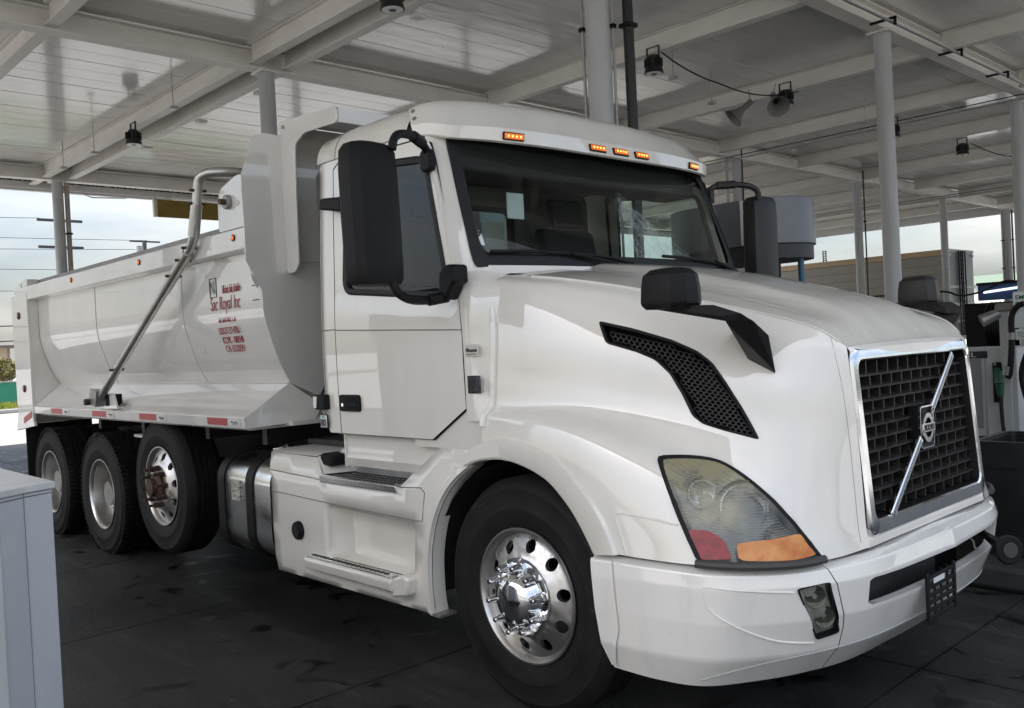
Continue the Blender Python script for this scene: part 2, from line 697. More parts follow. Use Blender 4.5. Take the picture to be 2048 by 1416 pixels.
def slab_nodes(nt, b, pos):
    big = nz(nt, pos, .45, 8, .65)
    c = mixc(nt, rng(nt, big, .36, .66), (.008, .008, .0082), (.046, .045, .043))
    streak = nz(nt, pos, 2.2, 7, .7, stretch=(.30, 2.4, 1), dist=.4)
    c = mixc(nt, rng(nt, streak, .52, .78, 0, .8), c, (.085, .082, .078))
    wear = nz(nt, pos, 9, 5, .7, stretch=(.8, 1.3, 1))
    c = mixc(nt, rng(nt, wear, .60, .72, 0, .55), c, (.11, .107, .10))
    spots = nz(nt, pos, 4.2, 2, .5, dist=.5)
    oil = rng(nt, spots, .61, .66, 0, .92)
    c = mixc(nt, oil, c, (.0035, .0035, .0035))
    fine = nz(nt, pos, 85, 3)
    c = mixc(nt, rng(nt, fine, .63, .70, 0, .5), c, (.12, .117, .11))
    nt.links.new(c, b.inputs['Base Color'])
    r = rng(nt, big, .3, .7, .42, .68)
    mm = nt.nodes.new('ShaderNodeMath')
    mm.operation = 'MULTIPLY_ADD'
    nt.links.new(oil, mm.inputs[0])
    mm.inputs[1].default_value = -.22
    nt.links.new(r, mm.inputs[2])
    nt.links.new(mm.outputs[0], b.inputs['Roughness'])
    b.inputs['Specular IOR Level'].default_value = .4
    bp = nt.nodes.new('ShaderNodeBump')
    bp.inputs['Strength'].default_value = .5
    bp.inputs['Distance'].default_value = .012
    nt.links.new(nz(nt, pos, 38, 8, .7), bp.inputs['Height'])
    nt.links.new(bp.outputs[0], b.inputs['Normal'])


def ground_nodes(nt, b, pos):
    n = nz(nt, pos, .25, 6)
    c = mixc(nt, rng(nt, n, .3, .7), (.27, .267, .255), (.37, .365, .35))
    s = nz(nt, pos, 1.2, 4, stretch=(2.5, .25, 1))
    c = mixc(nt, rng(nt, s, .5, .75, 0, .5), c, (.42, .415, .40))
    nt.links.new(c, b.inputs['Base Color'])
    b.inputs['Roughness'].default_value = .8


SLABM = world_mat('stained_concrete', slab_nodes)
GROUNDM = world_mat('pale_paving', ground_nodes)
KERBM = mat('kerb_concrete', (.38, .375, .36), .8, col2=(.25, .245, .235), noise_amt=.8, noise_scale=6)
DARKCON = mat('dark_island_concrete', (.03, .03, .029), .6, col2=(.055, .054, .05), noise_amt=.7, noise_scale=5)

MB().add([(-900, -900, -.06), (900, -900, -.06), (900, 900, -.06), (-900, 900, -.06)], [(0, 1, 2, 3)]).build('ground', GROUNDM, fix=False, smooth=0, kind='structure', org=(0, 0, -.06))
fore = boxo('forecourt', -18.6, 6.9, -9.0, 33.2, -.10, -.018, mat('joint_dirt', (.012, .012, .011), .95), kind='structure')
_s = None
for i in range(13):
    for j in range(14):
        x0, y0 = -.85 + 1.93 * (i - 9), .35 + 3.0 * (j - 3)
        w, d = 1.93 - .016, 3.0 - .016
        if _s is None:
            _s = boxo('slab', x0, x0 + w, y0, y0 + d, -.03, 0, SLABM, fore)
            _c0 = (x0, y0)
        else:
            q = clone(_s, (x0 - _c0[0], y0 - _c0[1], random.uniform(-.002, .001)))


def island(x0, x1, y, w=.62):
    r = w * .9
    poly = [(x0, y - w), (x1 - r, y - w)] + [(x1 - r + r * math.cos(RAD(a)), y + w * math.sin(RAD(a))) for a in range(-80, 81, 20)] + [(x1 - r, y + w), (x0, y + w)]
    MB().prism(poly, 'z', .002, .15).build('fuel_island', DARKCON, bevel=.03, kind='structure')


island(-9.6, 2.2, 2.45)
island(-9.6, 1.2, 8.21)
island(-9.6, 2.2, 14.05)
island(-9.6, -.1, -3.35)

# ------------------------------------------------------------------ canopy: columns, girders, beams, ceiling panels
COLM = mat('column_paint', (.46, .47, .48), .38, coat=.25, col2=(.36, .36, .355), noise_amt=.7, noise_scale=3, stretch=(2, 2, .4))
BEAMM = mat('beam_paint', (.74, .72, .67), .5, col2=(.56, .54, .49), noise_amt=.6, noise_scale=2.5, stretch=(.6, .6, 2))


def panel_nodes(nt, b, pos):
    n = nz(nt, pos, .8, 5)
    c = mixc(nt, rng(nt, n, .35, .7), (.78, .765, .73), (.68, .665, .63))
    d = nz(nt, pos, 7, 2)
    c = mixc(nt, rng(nt, d, .70, .74, 0, .5), c, (.25, .24, .22))
    nt.links.new(c, b.inputs['Base Color'])
    b.inputs['Roughness'].default_value = .20
    b.inputs['Coat Weight'].default_value = .5
    b.inputs['Coat Roughness'].default_value = .08
    bp = nt.nodes.new('ShaderNodeBump')
    bp.inputs['Strength'].default_value = .35
    bp.inputs['Distance'].default_value = .05
    nt.links.new(nz(nt, pos, 1.1, 2, stretch=(2.0, .5, 1)), bp.inputs['Height'])
    nt.links.new(bp.outputs[0], b.inputs['Normal'])


PANELM = world_mat('ceiling_enamel', panel_nodes)
canopy = empty('canopy', (-8.44, 8.21, 0), 'large pale steel canopy with panelled ceiling and round columns over the fuel lanes', 'canopy')
Y0, Y1 = -7.0, 32.3  # near edge cut back out of view to let more skylight onto the truck
_p = None
for i in range(53):  # front end stops short too, out of view, for more skylight
    x0 = -18.45 + .41 * i
    if _p is None:
        _p = MB().prism([(x0, 5.85), (x0 + .004, 5.845), (x0 + .3995, 5.845), (x0 + .4035, 5.85), (x0 + .4035, 5.90), (x0, 5.90)], 'y', Y0, Y1).build('ceiling_panel', PANELM, canopy, smooth=0)
        _p0 = x0
    else:
        clone(_p, (x0 - _p0, 0, random.uniform(-.003, .003)))
boxo('roof_deck', -18.5, 3.32, Y0, Y1, 5.93, 6.0, BEAMM, canopy)


def ibeam(name, a, b, z0, z1, w, axis, at, tw=.012, tf=.016):
    """I section along an axis from a to b"""
    prof = [(-w, z0), (w, z0), (w, z0 + tf), (tw, z0 + tf), (tw, z1 - tf), (w, z1 - tf), (w, z1), (-w, z1), (-w, z1 - tf), (-tw, z1 - tf), (-tw, z0 + tf), (-w, z0 + tf)]
    m = MB()
    if axis == 'x':
        m.prism([(at + p[0], p[1]) for p in prof], 'x', a, b)
    else:
        m.prism([(at + p[0], p[1]) for p in prof], 'y', a, b)
    return m.build(name, BEAMM, canopy, smooth=0)


GX = (-17.55, -8.44, -2.43, 2.9)
for gx in GX:
    ibeam('girder', Y0 + .1, Y1 - .1, 5.53, 5.80, .105, 'y', gx)
BY = (-4.5, -.42, 2.12, 2.62, 6.42, 9.98, 13.25, 16.6, 20.0, 23.4, 26.8, 30.2)
for by in BY:
    for (a, b) in ((-18.4, GX[0] - .115), (GX[0] + .115, GX[1] - .115), (GX[1] + .115, GX[2] - .115), (GX[2] + .115, GX[3] - .115), (GX[3] + .115, 3.28)):
        ibeam('beam', a, b, 5.565, 5.838, .075, 'x', by)
for gx in GX[:3]:
    for by in BY[3:9]:
        boxo('gusset', gx - .16, gx + .16, by - .05, by + .05, 5.812, 5.836, BEAMM, canopy)
# fascia round the edge and the bird guard strip above the left one
FASC = mat('fascia_enamel', (.58, .575, .56), .45, col2=(.46, .45, .43), noise_amt=.5, noise_scale=3)
boxo('fascia', -18.62, -18.50, Y0 - .1, Y1 + .1, 5.46, 6.05, FASC, canopy)
boxo('fascia', -18.45, 3.32, Y1, Y1 + .1, 5.46, 6.05, FASC, canopy)
boxo('fascia', 3.33, 3.43, Y0 - .1, Y1 + .1, 5.46, 6.05, FASC, canopy)
boxo('fascia', -18.45, 3.32, Y0 - .1, Y0, 5.46, 6.05, FASC, canopy)
gd = MB()
for i in range(1500):
    y = -6 + 22 * i / 1500
    gd.obox((-18.46 + random.uniform(-.01, .02), y, 5.735 + random.uniform(-.07, .07)), (.012, 0, .006), (0, .010 + random.random() * .01, .006), (0, .004, .012 + random.random() * .012))
gd.build('bird_guard', mat('bird_guard_mesh', (.40, .39, .36), .8), canopy, smooth=0, fix=False, kind='stuff')
boxo('edge_angle', -18.50, -18.40, Y0, Y1, 5.50, 5.64, FASC, canopy)
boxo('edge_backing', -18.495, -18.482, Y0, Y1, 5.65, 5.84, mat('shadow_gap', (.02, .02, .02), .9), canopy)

CONDUIT = mat('conduit_galvanised', (.40, .40, .40), .4, metal=.5)


def column(x, y, pipes=()):
    c = MB().cyl((x, y, .0), (x, y, 5.50), .11, n=32, caps=False).build('column', COLM, canopy, smooth=60)
    boxo('cap_plate', x - .15, x + .15, y - .15, y + .15, 5.50, 5.528, BEAMM, c)
    for dx, dy, r, m, zt in pipes:
        p = MB().cyl((x + dx, y + dy, .1), (x + dx, y + dy, zt), r, n=12)
        p.build('conduit', m, c, smooth=60)
        for z in (1.4, 3.4, 4.4):
            MB().box(x + dx - r - .012, x + dx + r + .012, y + dy - r - .012, y + dy + r + .012, z, z + .035).build('clamp', BLACKP, c, fix=False)
    return c


BLKPIPE = mat('black_pipe', (.014, .014, .015), .4)
column(-2.43, 2.37, ((-.13, -.06, .014, CONDUIT, 5.8), (.10, .09, .012, CONDUIT, 5.8), (.19, .20, .048, BLKPIPE, 5.84)))
column(-8.44, 2.37)
column(-17.55, 2.37, ((.04, .17, .05, mat('rusted_pipe', (.34, .27, .23), .6, col2=(.4, .37, .34), noise_amt=.8, noise_scale=5), 5.5),))
column(-2.43, 8.21)
column(-2.62, 14.05)
column(-8.44, 8.21)
column(-8.44, 14.05, ((-.16, -.16, .035, CONDUIT, 5.8), (.13, .02, .015, BLKPIPE, 5.8)))
column(-8.44, 19.9, ((.17, .05, .02, BLKPIPE, 5.8),))
column(-8.44, 25.75)
column(-8.44, 31.5, ((-.15, 0, .06, CONDUIT, 5.5), (.16, 0, .03, BLKPIPE, 5.5)))
for cy in (8.21, 14.05, 19.9):
    column(-17.55, cy)
for cx in (-17.55, -8.44, -2.43):
    column(cx, -3.47)
# conduits slung beside the girder over the truck's nose and along the second lane
for k, (dx, z) in enumerate(((.30, 5.50), (.36, 5.47))):
    MB().cyl((-2.43 + dx, -4, z), (-2.43 + dx, 15.2, z), .014, n=8).build('conduit', CONDUIT, canopy, smooth=60)
for y in (4.2, 6.1, 7.7, 9.9, 11.8, 13.7):
    MB().box(-2.36, -2.02, y, y + .03, 5.50, 5.53).box(-2.05, -2.02, y, y + .03, 5.42, 5.53).build('conduit_bracket', BLACKP, canopy, fix=False)
for y, z in ((13.95, 5.44), (25.6, 5.44)):
    MB().cyl((-17, y - .35, z), (-2.2, y - .35, z), .016, n=8).build('conduit', CONDUIT, canopy, smooth=60)
    MB().cyl((-17, y - .45, z + .05), (-2.2, y - .45, z + .05), .010, n=8).build('conduit', BLKPIPE, canopy, smooth=60)
# thin hangers under the panels
for (x, y) in ((-10.1, 1.75), (-13.6, 1.8), (-15.1, 1.75), (-4.9, 6.9), (-3.4, 1.7), (-5.4, 8.6), (-4.6, 12.3), (-6.0, 16.4)):
    MB().cyl((x, y, 5.33), (x, y, 5.84), .008, n=6).box(x - .05, x + .05, y - .05, y + .05, 5.30, 5.345).build('hanger', CONDUIT, canopy, fix=False)
for (x, y) in ((-9.6, 2.80), (-11.6, 2.78), (-13.9, 2.77), (-5.7, 2.8)):
    boxo('beam_clip', x, x + .12, y - .02, y + .14, 5.55, 5.60, BEAMM, canopy)

# high bay lamps
LAMPB = mat('lamp_black', (.015, .015, .016), .45)
LAMPW = mat('lamp_diffuser', (.75, .76, .78), .35)


def bay_lamp(x, y, ztop, label, lit=False):
    ztop -= .08
    t = empty('high_bay_lamp', (x, y, ztop - .42), label, 'lamp', 'round lamps hung under the canopy')
    MB().tube([(x - .10, y, ztop - .30), (x - .10, y, ztop - .02), (x + .10, y, ztop - .02), (x + .10, y, ztop - .30)], .016, 6).build('bracket', LAMPB, t)
    m = MB()
    m.cyl((x, y, ztop - .30), (x, y, ztop - .14), .085, .075, 14)
    for k in range(12):
        a = RAD(30 * k)
        m.obox((x + .10 * math.cos(a), y + .10 * math.sin(a), ztop - .24), (.03 * math.cos(a), .03 * math.sin(a), 0), (-.004 * math.sin(a), .004 * math.cos(a), 0), (0, 0, .055))
    m.build('heat_sink', LAMPB, t, fix=False)
    MB().cyl((x, y, ztop - .385), (x, y, ztop - .30), .135, .112, 28).build('rim', LAMPB, t)
    MB().cyl((x, y, ztop - .392), (x, y, ztop - .387), .113, n=28).build('diffuser', LAMPW, t)
    MB().cyl((x, y, ztop - .398), (x, y, ztop - .393), .04, n=14).build('lamp_core', LAMPB, t)
    return t


bay_lamp(-12.36, 2.02, 5.72, 'black round lamp under the beam above the rear of the dump body')
bay_lamp(-4.95, 1.98, 5.72, 'round lamp cut by the upper edge of the picture above the cab roof')
bay_lamp(-4.79, 6.30, 5.72, 'black round lamp just beside the thick column with the black pipe')
bay_lamp(-4.66, 9.60, 5.72, 'black round lamp hanging beside the two horn loudspeakers')
bay_lamp(-4.67, 17.1, 5.72, 'round lamp with a pale disc hanging high over the box trailer')
bay_lamp(-4.5, 13.2, 5.6, 'round lamp half hidden behind the tall column right of the horns')
bay_lamp(-3.9, 19.3, 5.55, 'round lamp at the far right edge with a wire below it')
bay_lamp(-11.9, 20.3, 5.55, 'tiny round lamp beyond the dispenser valance')


def sag(a, b, d, n=10):
    a, b = Vector(a), Vector(b)
    return [a.lerp(b, i / n) - Vector((0, 0, d * 4 * (i / n) * (1 - i / n))) for i in range(n + 1)]


WIREM = mat('wire_black', (.012, .012, .012), .6)


def wire(pts, r, label, name='wire', m=None, cat='wire', **k):
    return MB().tube(pts, r, 6).build(name, m or WIREM, label=label, cat=cat, smooth=60, **k)


wire(sag((-4.72, 6.4, 5.55), (-4.70, 7.7, 5.33), .05) + sag((-4.70, 7.75, 5.33), (-4.62, 9.95, 5.53), .12)[1:], .011, 'black cable looping from lamp to lamp by the horn loudspeakers')
wire(sag((-4.55, 17.3, 5.5), (-3.9, 19.3, 5.3), .12), .012, 'black cable between the two lamps over the trailer')


def horn(x, y, z, ang, label):
    t = empty('horn_speaker', (x, y, z - .2), label, 'loudspeaker', 'horn loudspeakers under the canopy')
    d = Vector((math.cos(ang) * .75, math.sin(ang) * .75, -.66)).normalized()
    p = Vector((x, y, z))
    m = MB()
    q = d.orthogonal().normalized()
    prof = [(0, .045), (.10, .05), (.16, .075), (.24, .12), (.30, .175), (.31, .18), (.30, .165), (.22, .10), (.14, .055)]
    rows = []
    w = d.cross(q)
    for h, r in prof:
        rows.append([p + d * h + r * (math.cos(2 * math.pi * k / 20) * q + math.sin(2 * math.pi * k / 20) * w) for k in range(20)])
    m.grid(rows, True)
    m.build('bell', mat('horn_grey', (.17, .17, .16), .5), t, fix=False)
    MB().cyl(p - d * .10, p + d * .02, .05, n=14).build('driver', mat('horn_grey', (.17, .17, .16), .5), t)
    MB().cyl(p + d * .14, p + d * .2, .04, .015, n=10).build('throat', LAMPB, t)
    MB().tube(sag(p - d * .08, (x + .02, y + .03, 5.58), -.02, 4), .006, 5).build('cord', WIREM, t)


horn(-5.16, 9.25, 5.32, RAD(225), 'grey horn loudspeaker hanging next to another one, mouth tipped away')
horn(-4.72, 9.35, 5.36, RAD(-45), 'grey horn loudspeaker beside the lamp, mouth facing out')

# yellow board and strip light on the far edge
t = empty('hanging_board', (-18.3, 5.9, 5.0), 'dark yellow board hanging below the canopy edge over the dump body', 'sign')
YEL = mat('board_yellow', (.22, .15, .012), .6, col2=(.14, .09, .01), noise_amt=.7, noise_scale=4)
boxo('board', -18.34, -18.28, 4.78, 7.4, 5.02, 5.43, YEL, t)
boxo('edge_strip', -18.36, -18.26, 4.70, 4.775, 5.02, 5.45, mat('board_edge', (.5, .48, .4), .5), t)
for y in (4.74, 6.0, 7.2):
    MB().cyl((-18.31, y, 5.43), (-18.31, y, 5.50), .02, n=8).build('rod', CONDUIT, t)
wire([(-18.38, 3.1, 5.6), (-18.38, 3.15, 5.45), (-18.38, 3.35, 5.38), (-18.38, 3.75, 5.40), (-18.38, 4.1, 5.42)], .014, 'thin pale cable drooping from the canopy edge left of the board', m=CONDUIT)
t = empty('strip_light', (-18.2, 6.0, 5.4), 'white tube light fixed above the yellow board', 'lamp')
boxo('housing', -18.38, -18.26, 5.2, 6.7, 5.46, 5.53, mat('fixture_white', (.6, .6, .58), .4), t)
MB().cyl((-18.24, 5.22, 5.47), (-18.24, 6.68, 5.47), .02, n=10).build('tube', mat('tube_white', (.85, .85, .85), .3), t)

# ------------------------------------------------------------------ the dump truck (x forward, y to its left, origin under the steer axle)
T = empty('dump_truck', (0, 0, 0), 'white dump truck with steel tipping body and raised pusher axle parked under the canopy', 'truck')
HOOD = [
    [(-0.213, -1.0, 1.942), (0.0934, -0.9456, 1.8981), (0.359, -0.879, 1.8454), (0.5895, -0.8103, 1.7884), (0.7957, -0.746, 1.7322), (0.9837, -0.6886, 1.6783), (1.1438, -0.6357, 1.6205), (1.24, -0.58, 1.542)],
    [(-0.213, -1.085, 1.887), (0.0936, -1.0315, 1.8401), (0.3588, -0.9624, 1.7854), (0.5888, -0.8912, 1.7265), (0.7974, -0.8219, 1.6669), (0.9921, -0.752, 1.6086), (1.1596, -0.6766, 1.5504), (1.252, -0.592, 1.487)],
    [(-0.1699, -1.125, 1.66), (0.1056, -1.0922, 1.6299), (0.3788, -1.0356, 1.5855), (0.6428, -0.9685, 1.5238), (0.8799, -0.8904, 1.4616), (1.0695, -0.7974, 1.4188), (1.197, -0.6916, 1.4005), (1.262, -0.592, 1.38)],
    [(-0.175, -1.14, 1.46), (0.0962, -1.1104, 1.4345), (0.3674, -1.0644, 1.4013), (0.6444, -1.0, 1.3484), (0.899, -0.916, 1.291), (1.0946, -0.8138, 1.2497), (1.2121, -0.7006, 1.23), (1.275, -0.592, 1.2)],
    [(-0.18, -1.15, 1.34), (0.0971, -1.1313, 1.3308), (0.3648, -1.0974, 1.3085), (0.6483, -1.0471, 1.2395), (0.9154, -0.97, 1.1451), (1.1166, -0.8587, 1.0661), (1.2266, -0.7209, 1.0269), (1.285, -0.592, 1.0)],
    [(-0.2, -1.185, 1.285), (0.097, -1.1938, 1.2787), (0.3645, -1.1875, 1.2423), (0.6497, -1.1479, 1.1487), (0.923, -1.0601, 1.0288), (1.1285, -0.9212, 0.9322), (1.2357, -0.7492, 0.8888), (1.2901, -0.592, 0.87)],
    [(-0.2, -1.21, 1.1), (0.0978, -1.2191, 1.1011), (0.3628, -1.2212, 1.0679), (0.6519, -1.1955, 0.9911), (0.9317, -1.1171, 0.9011), (1.1389, -0.9732, 0.8379), (1.2407, -0.7785, 0.8211), (1.295, -0.592, 0.82)],
    [(-0.2, -1.215, 0.8), (0.0984, -1.2244, 0.7989), (0.3823, -1.2248, 0.787), (0.6802, -1.2139, 0.7785), (0.9558, -1.1526, 0.7746), (1.1549, -1.0066, 0.7714), (1.2526, -0.7871, 0.7691), (1.3, -0.592, 0.78)],
]
BUMP = [
    [(.46, -1.20, .765), (.75, -1.175, .765), (.96, -1.12, .762), (1.11, -.99, .758), (1.22, -.81, .758), (1.30, -.53, .762), (1.335, 0, .77)],
    [(.46, -1.23, .745), (.76, -1.205, .745), (.985, -1.15, .742), (1.145, -1.01, .738), (1.26, -.82, .738), (1.34, -.53, .745), (1.375, 0, .755)],
    [(.465, -1.235, .69), (.765, -1.212, .69), (.995, -1.155, .69), (1.155, -1.015, .69), (1.272, -.825, .69), (1.352, -.535, .69), (1.388, 0, .69)],
    [(.475, -1.235, .56), (.765, -1.21, .56), (.985, -1.15, .56), (1.14, -1.0, .56), (1.255, -.81, .56), (1.335, -.525, .56), (1.37, 0, .56)],
    [(.49, -1.225, .42), (.75, -1.2, .42), (.95, -1.135, .42), (1.095, -.975, .42), (1.2, -.79, .42), (1.275, -.515, .42), (1.305, 0, .42)],
    [(.51, -1.18, .31), (.70, -1.155, .30), (.87, -1.09, .295), (1.0, -.935, .30), (1.10, -.755, .305), (1.17, -.49, .305), (1.19, 0, .305)],
]
H = netf(HOOD)


def BS(u, v):
    i = max(0, min(len(BUMP) - 2, int(v)))
    a, b = Vector(cr1(BUMP[i], u)), Vector(cr1(BUMP[i + 1], u))
    return a + (b - a) * (v - i)


VENT = [(1.969, 1.501), (2.602, 1.521), (3.243, 1.577), (3.653, 1.674), (3.878, 1.824), (4.047, 2.128), (4.299, 2.682), (4.566, 3.342), (4.018, 3.312), (3.682, 3.27), (3.532, 3.12), (3.371, 2.655), (3.172, 2.253), (2.931, 2.027), (2.647, 1.951), (2.127, 1.899)]
VENT = rpoly(VENT, .07, 3)
HEAD = [(3.224, 4.716), (3.506, 4.359), (3.748, 4.158), (3.987, 4.078), (4.255, 4.173), (4.532, 4.339), (4.867, 4.606), (5.239, 5.073), (5.588, 5.833), (5.792, 6.832), (5.455, 6.963), (4.884, 7.008), (4.315, 7.002), (3.872, 6.97), (3.782, 6.532), (3.59, 5.816)]
HEAD = [(u, min(v, 6.94)) for u, v in HEAD]
HEAD = rpoly(HEAD, .12, 2)
ARCH = [(-0.37, 6.156), (-0.031, 6.025), (0.342, 5.975), (0.655, 5.984), (1.041, 6.056), (1.325, 6.127), (1.568, 6.214), (1.8, 6.363), (1.976, 6.52), (2.093, 6.673), (2.188, 6.827), (2.308, 7.067)]
FLARE = [(-0.393, 5.904), (-0.094, 5.695), (0.245, 5.561), (0.65, 5.525), (1.04, 5.59), (1.327, 5.645), (1.626, 5.72), (1.933, 5.891), (2.231, 6.129), (2.458, 6.373), (2.605, 6.646), (2.707, 7.009)]
MIDA = [((a[0] + b[0]) / 2, (a[1] + b[1]) / 2) for a, b in zip(ARCH, FLARE)]
out = [(0, 0), (7, 0), (7, 7), (2.51, 7)] + [p for p in reversed(MIDA[2:-1])] + [(0, 5.86)]


def ring_scale(poly, k):
    cx = sum(p[0] for p in poly) / len(poly)
    cy = sum(p[1] for p in poly) / len(poly)
    return [(cx + (p[0] - cx) * k, cy + (p[1] - cy) * k) for p in poly]


def inset(poly, d):
    """shrink a polygon by moving every point along its inner normal"""
    n = len(poly)
    area = sum(poly[i][0] * poly[(i + 1) % n][1] - poly[(i + 1) % n][0] * poly[i][1] for i in range(n))
    s = 1 if area > 0 else -1
    o = []
    for i in range(n):
        a, b = Vector(poly[i - 1]), Vector(poly[(i + 1) % n])
        t = (b - a).normalized()
        o.append((poly[i][0] - s * t.y * d, poly[i][1] + s * t.x * d))
    return o


def sweep_ring(S, rings, sign=1):
    """strips between closed uv rings; each ring is (poly, offset along the normal)"""
    m = MB()
    rows = []
    for poly, off in rings:
        rows.append([S(u, v) + snorm(S, u, v) * sign * off for u, v in poly])
    m.grid(rows, True)
    return m


# orientation of the surface normals: outward means away from the middle of the truck
HS = 1 if snorm(H, 3, 3).y < 0 else -1
BSG = 1 if snorm(BS, 2, 3).y < 0 else -1

vs_, f, ns = patch(H, out, [VENT, HEAD], .10, sign=HS)
hv, hf, hn = both(vs_, f, ns)
# top skin of the hood
NU, NT = 44, 40


def hood_top(u, t):
    p = Vector(cr1(HOOD[0], u))
    yc = abs(p.y)
    y = t * yc
    s = min(1, max(0, (6.3 - u) / 1.3))
    s = s * s * (3 - 2 * s)
    a = min(1, max(0, (.40 - abs(y)) / .10))
    a = a * a * (3 - 2 * a)
    g = min(1, max(0, (u - 5.4) / 1.6))
    g = 1 - .80 * g * g * (3 - 2 * g)
    z = p.z + .052 * g * (1 - t ** 2) + .022 * a * s - .010 * math.exp(-((abs(y) - .47) / .07) ** 2) * s
    dx = .012 * (1 - t * t) * max(0, (u - 5.5) / 1.5)
    return Vector((p.x + dx, y, z))


k0 = len(hv)
top_v, top_n = [], []
for i in range(NU + 1):
    u = 7 * i / NU
    for j in range(NT + 1):
        t = -1 + 2 * j / NT
        top_v.append(tuple(hood_top(u, t)))
        e = .004
        tu = hood_top(min(7, u + e), t) - hood_top(max(0, u - e), t)
        tt = hood_top(u, t + e) - hood_top(u, t - e)
        n = tu.cross(tt)
        top_n.append(tuple((n if n.z > 0 else -n).normalized()))
top_f = [(i * (NT + 1) + j, (i + 1) * (NT + 1) + j, (i + 1) * (NT + 1) + j + 1, i * (NT + 1) + j + 1) for i in range(NU) for j in range(NT)]
hood = make('hood', top_v, top_f, HOODTOP, T, normals=top_n)
make('hood_side', [tuple(q) for q in vs_], f, PAINT, hood, normals=ns)
make('hood_side', *flip(vs_, f)[:2], PAINT, hood, normals=flip(vs_, f, ns)[2])
# lip from the skin down to the grille and the white band below the grille
m = MB()
m.grid([[hood_top(7, -1 + j / 10) + Vector((0, 0, -.0005)) for j in range(21)], [hood_top(7, -1 + j / 10) + Vector((.012, 0, -.018)) for j in range(21)], [hood_top(7, -1 + j / 10) + Vector((.010, 0, -.06)) for j in range(21)]])
m.build('hood_lip', PAINT, hood)
MB().grid([[(1.272, y, .865) for y in (-.594, 0, .594)], [(1.292, y, .82) for y in (-.594, 0, .594)], [(1.296, y, .775) for y in (-.594, 0, .594)]]).build('lower_band', PAINT, hood)
# shoulder bead along the top crease, seam near the nose
m = MB()
m.tube([H(u / 4, 0.0) + Vector((0, -.001, .001)) for u in range(2, 28)], .0045, 6)
m.pair('shoulder_bead', PAINT, hood)
m = MB()
m.tube([H(6.45 + .35 * (v / 12) ** .6, v / 12 * 6.4) + Vector((.0005, -.0005, 0)) for v in range(0, 13)], .0007, 5)
m.pair('nose_seam', mat('seam_grey', (.2, .2, .19), .6), hood)
# rear edge roll of the hood
m = MB()
m.tube([H(.03, v / 4) + Vector((.0, -.004, 0)) for v in range(6, 22)], .018, 10)
m.pair('hood_rear_roll', PAINT, hood)


def side_pair(name, m, mt, parent, **k):
    """one object on the truck's right and its mirror image on the left"""
    a = m.build(name, mt, parent, fix=False, **k)
    b = m.mirrored().build(name, mt, parent, fix=False, **k)
    return a, b


# wheel arch flare
m = MB()
fl, ar = spl(FLARE, 5), spl(ARCH, 5)
r0 = [H(u, v) - snorm(H, u, v) * HS * .004 for u, v in fl]
r1 = [H(u, v) + snorm(H, u, v) * HS * .014 for u, v in [(a[0] * .9 + b[0] * .1, a[1] * .9 + b[1] * .1) for a, b in zip(fl, ar)]]
r2 = [H(u, v) + snorm(H, u, v) * HS * .016 for u, v in [(a[0] * .1 + b[0] * .9, a[1] * .1 + b[1] * .9) for a, b in zip(fl, ar)]]
r3 = [H(u, v) + snorm(H, u, v) * HS * .008 for u, v in ar]
r4 = [p + Vector((0, .10, 0)) for p in r3]
m.grid([r0, r1, r2, r3, r4])
side_pair('fender_flare', m.fix(), PAINT, hood, smooth=40)
# raised pad lines beside the headlight
m = MB()
m.tube([H(u, v) + snorm(H, u, v) * HS * .001 for u, v in spl([(2.842, 6.98), (2.791, 6.678), (2.735, 6.39), (2.80, 6.315), (3.186, 6.229), (3.63, 6.146)], 4)], .0045, 6)
side_pair('pad_line', m, PAINT, hood)

# side vent with honeycomb
for sgn in (1, -1):
    d = .05
    w = sweep_ring(H, [(VENT, .003), (inset(VENT, .05), .002), (inset(VENT, .07), -d)], HS)
    pv, pf, pn = patch(H, inset(VENT, .06), (), .2, -d, HS)
    hx = MB()
    cell_u, cell_v = .092, .088
    vin = inset(VENT, .10)
    row = 0
    v = 1.3
    while v < 3.5:
        u = 1.6 + (cell_u / 2 if row % 2 else 0)
        while u < 4.8:
            if inside((u, v), vin):
                ang = [RAD(60 * k + 30) for k in range(6)]
                base = [(u + .0515 * math.cos(a), v + .0515 * 1.05 * math.sin(a)) for a in ang]
                inn = [(u + .041 * math.cos(a), v + .041 * 1.05 * math.sin(a)) for a in ang]
                A = [H(*p) - snorm(H, *p) * HS * .022 for p in base]
                B = [H(*p) - snorm(H, *p) * HS * .022 for p in inn]
                C = [H(*p) - snorm(H, *p) * HS * .045 for p in inn]
                hx.add(A + B + C, [(i, (i + 1) % 6, 6 + (i + 1) % 6, 6 + i) for i in range(6)] + [(6 + i, 6 + (i + 1) % 6, 12 + (i + 1) % 6, 12 + i) for i in range(6)])
            u += cell_u
        v += cell_v * .87
        row += 1
    fr = w.fix() if sgn == 1 else w.mirrored()
    vent = fr.build('side_vent', BLACKP, T, fix=False, smooth=30)
    if sgn == 1:
        make('vent_backing', [tuple(p) for p in pv], pf, DARK, vent, smooth=0)
        hx.build('vent_honeycomb', GRILLE, vent, smooth=0, kind='stuff')
    else:
        a, b, _ = flip(pv, pf)
        make('vent_backing', a, b, DARK, vent, smooth=0)
        hx.mirrored().build('vent_honeycomb', GRILLE, vent, smooth=0, fix=False, kind='stuff')

# headlights


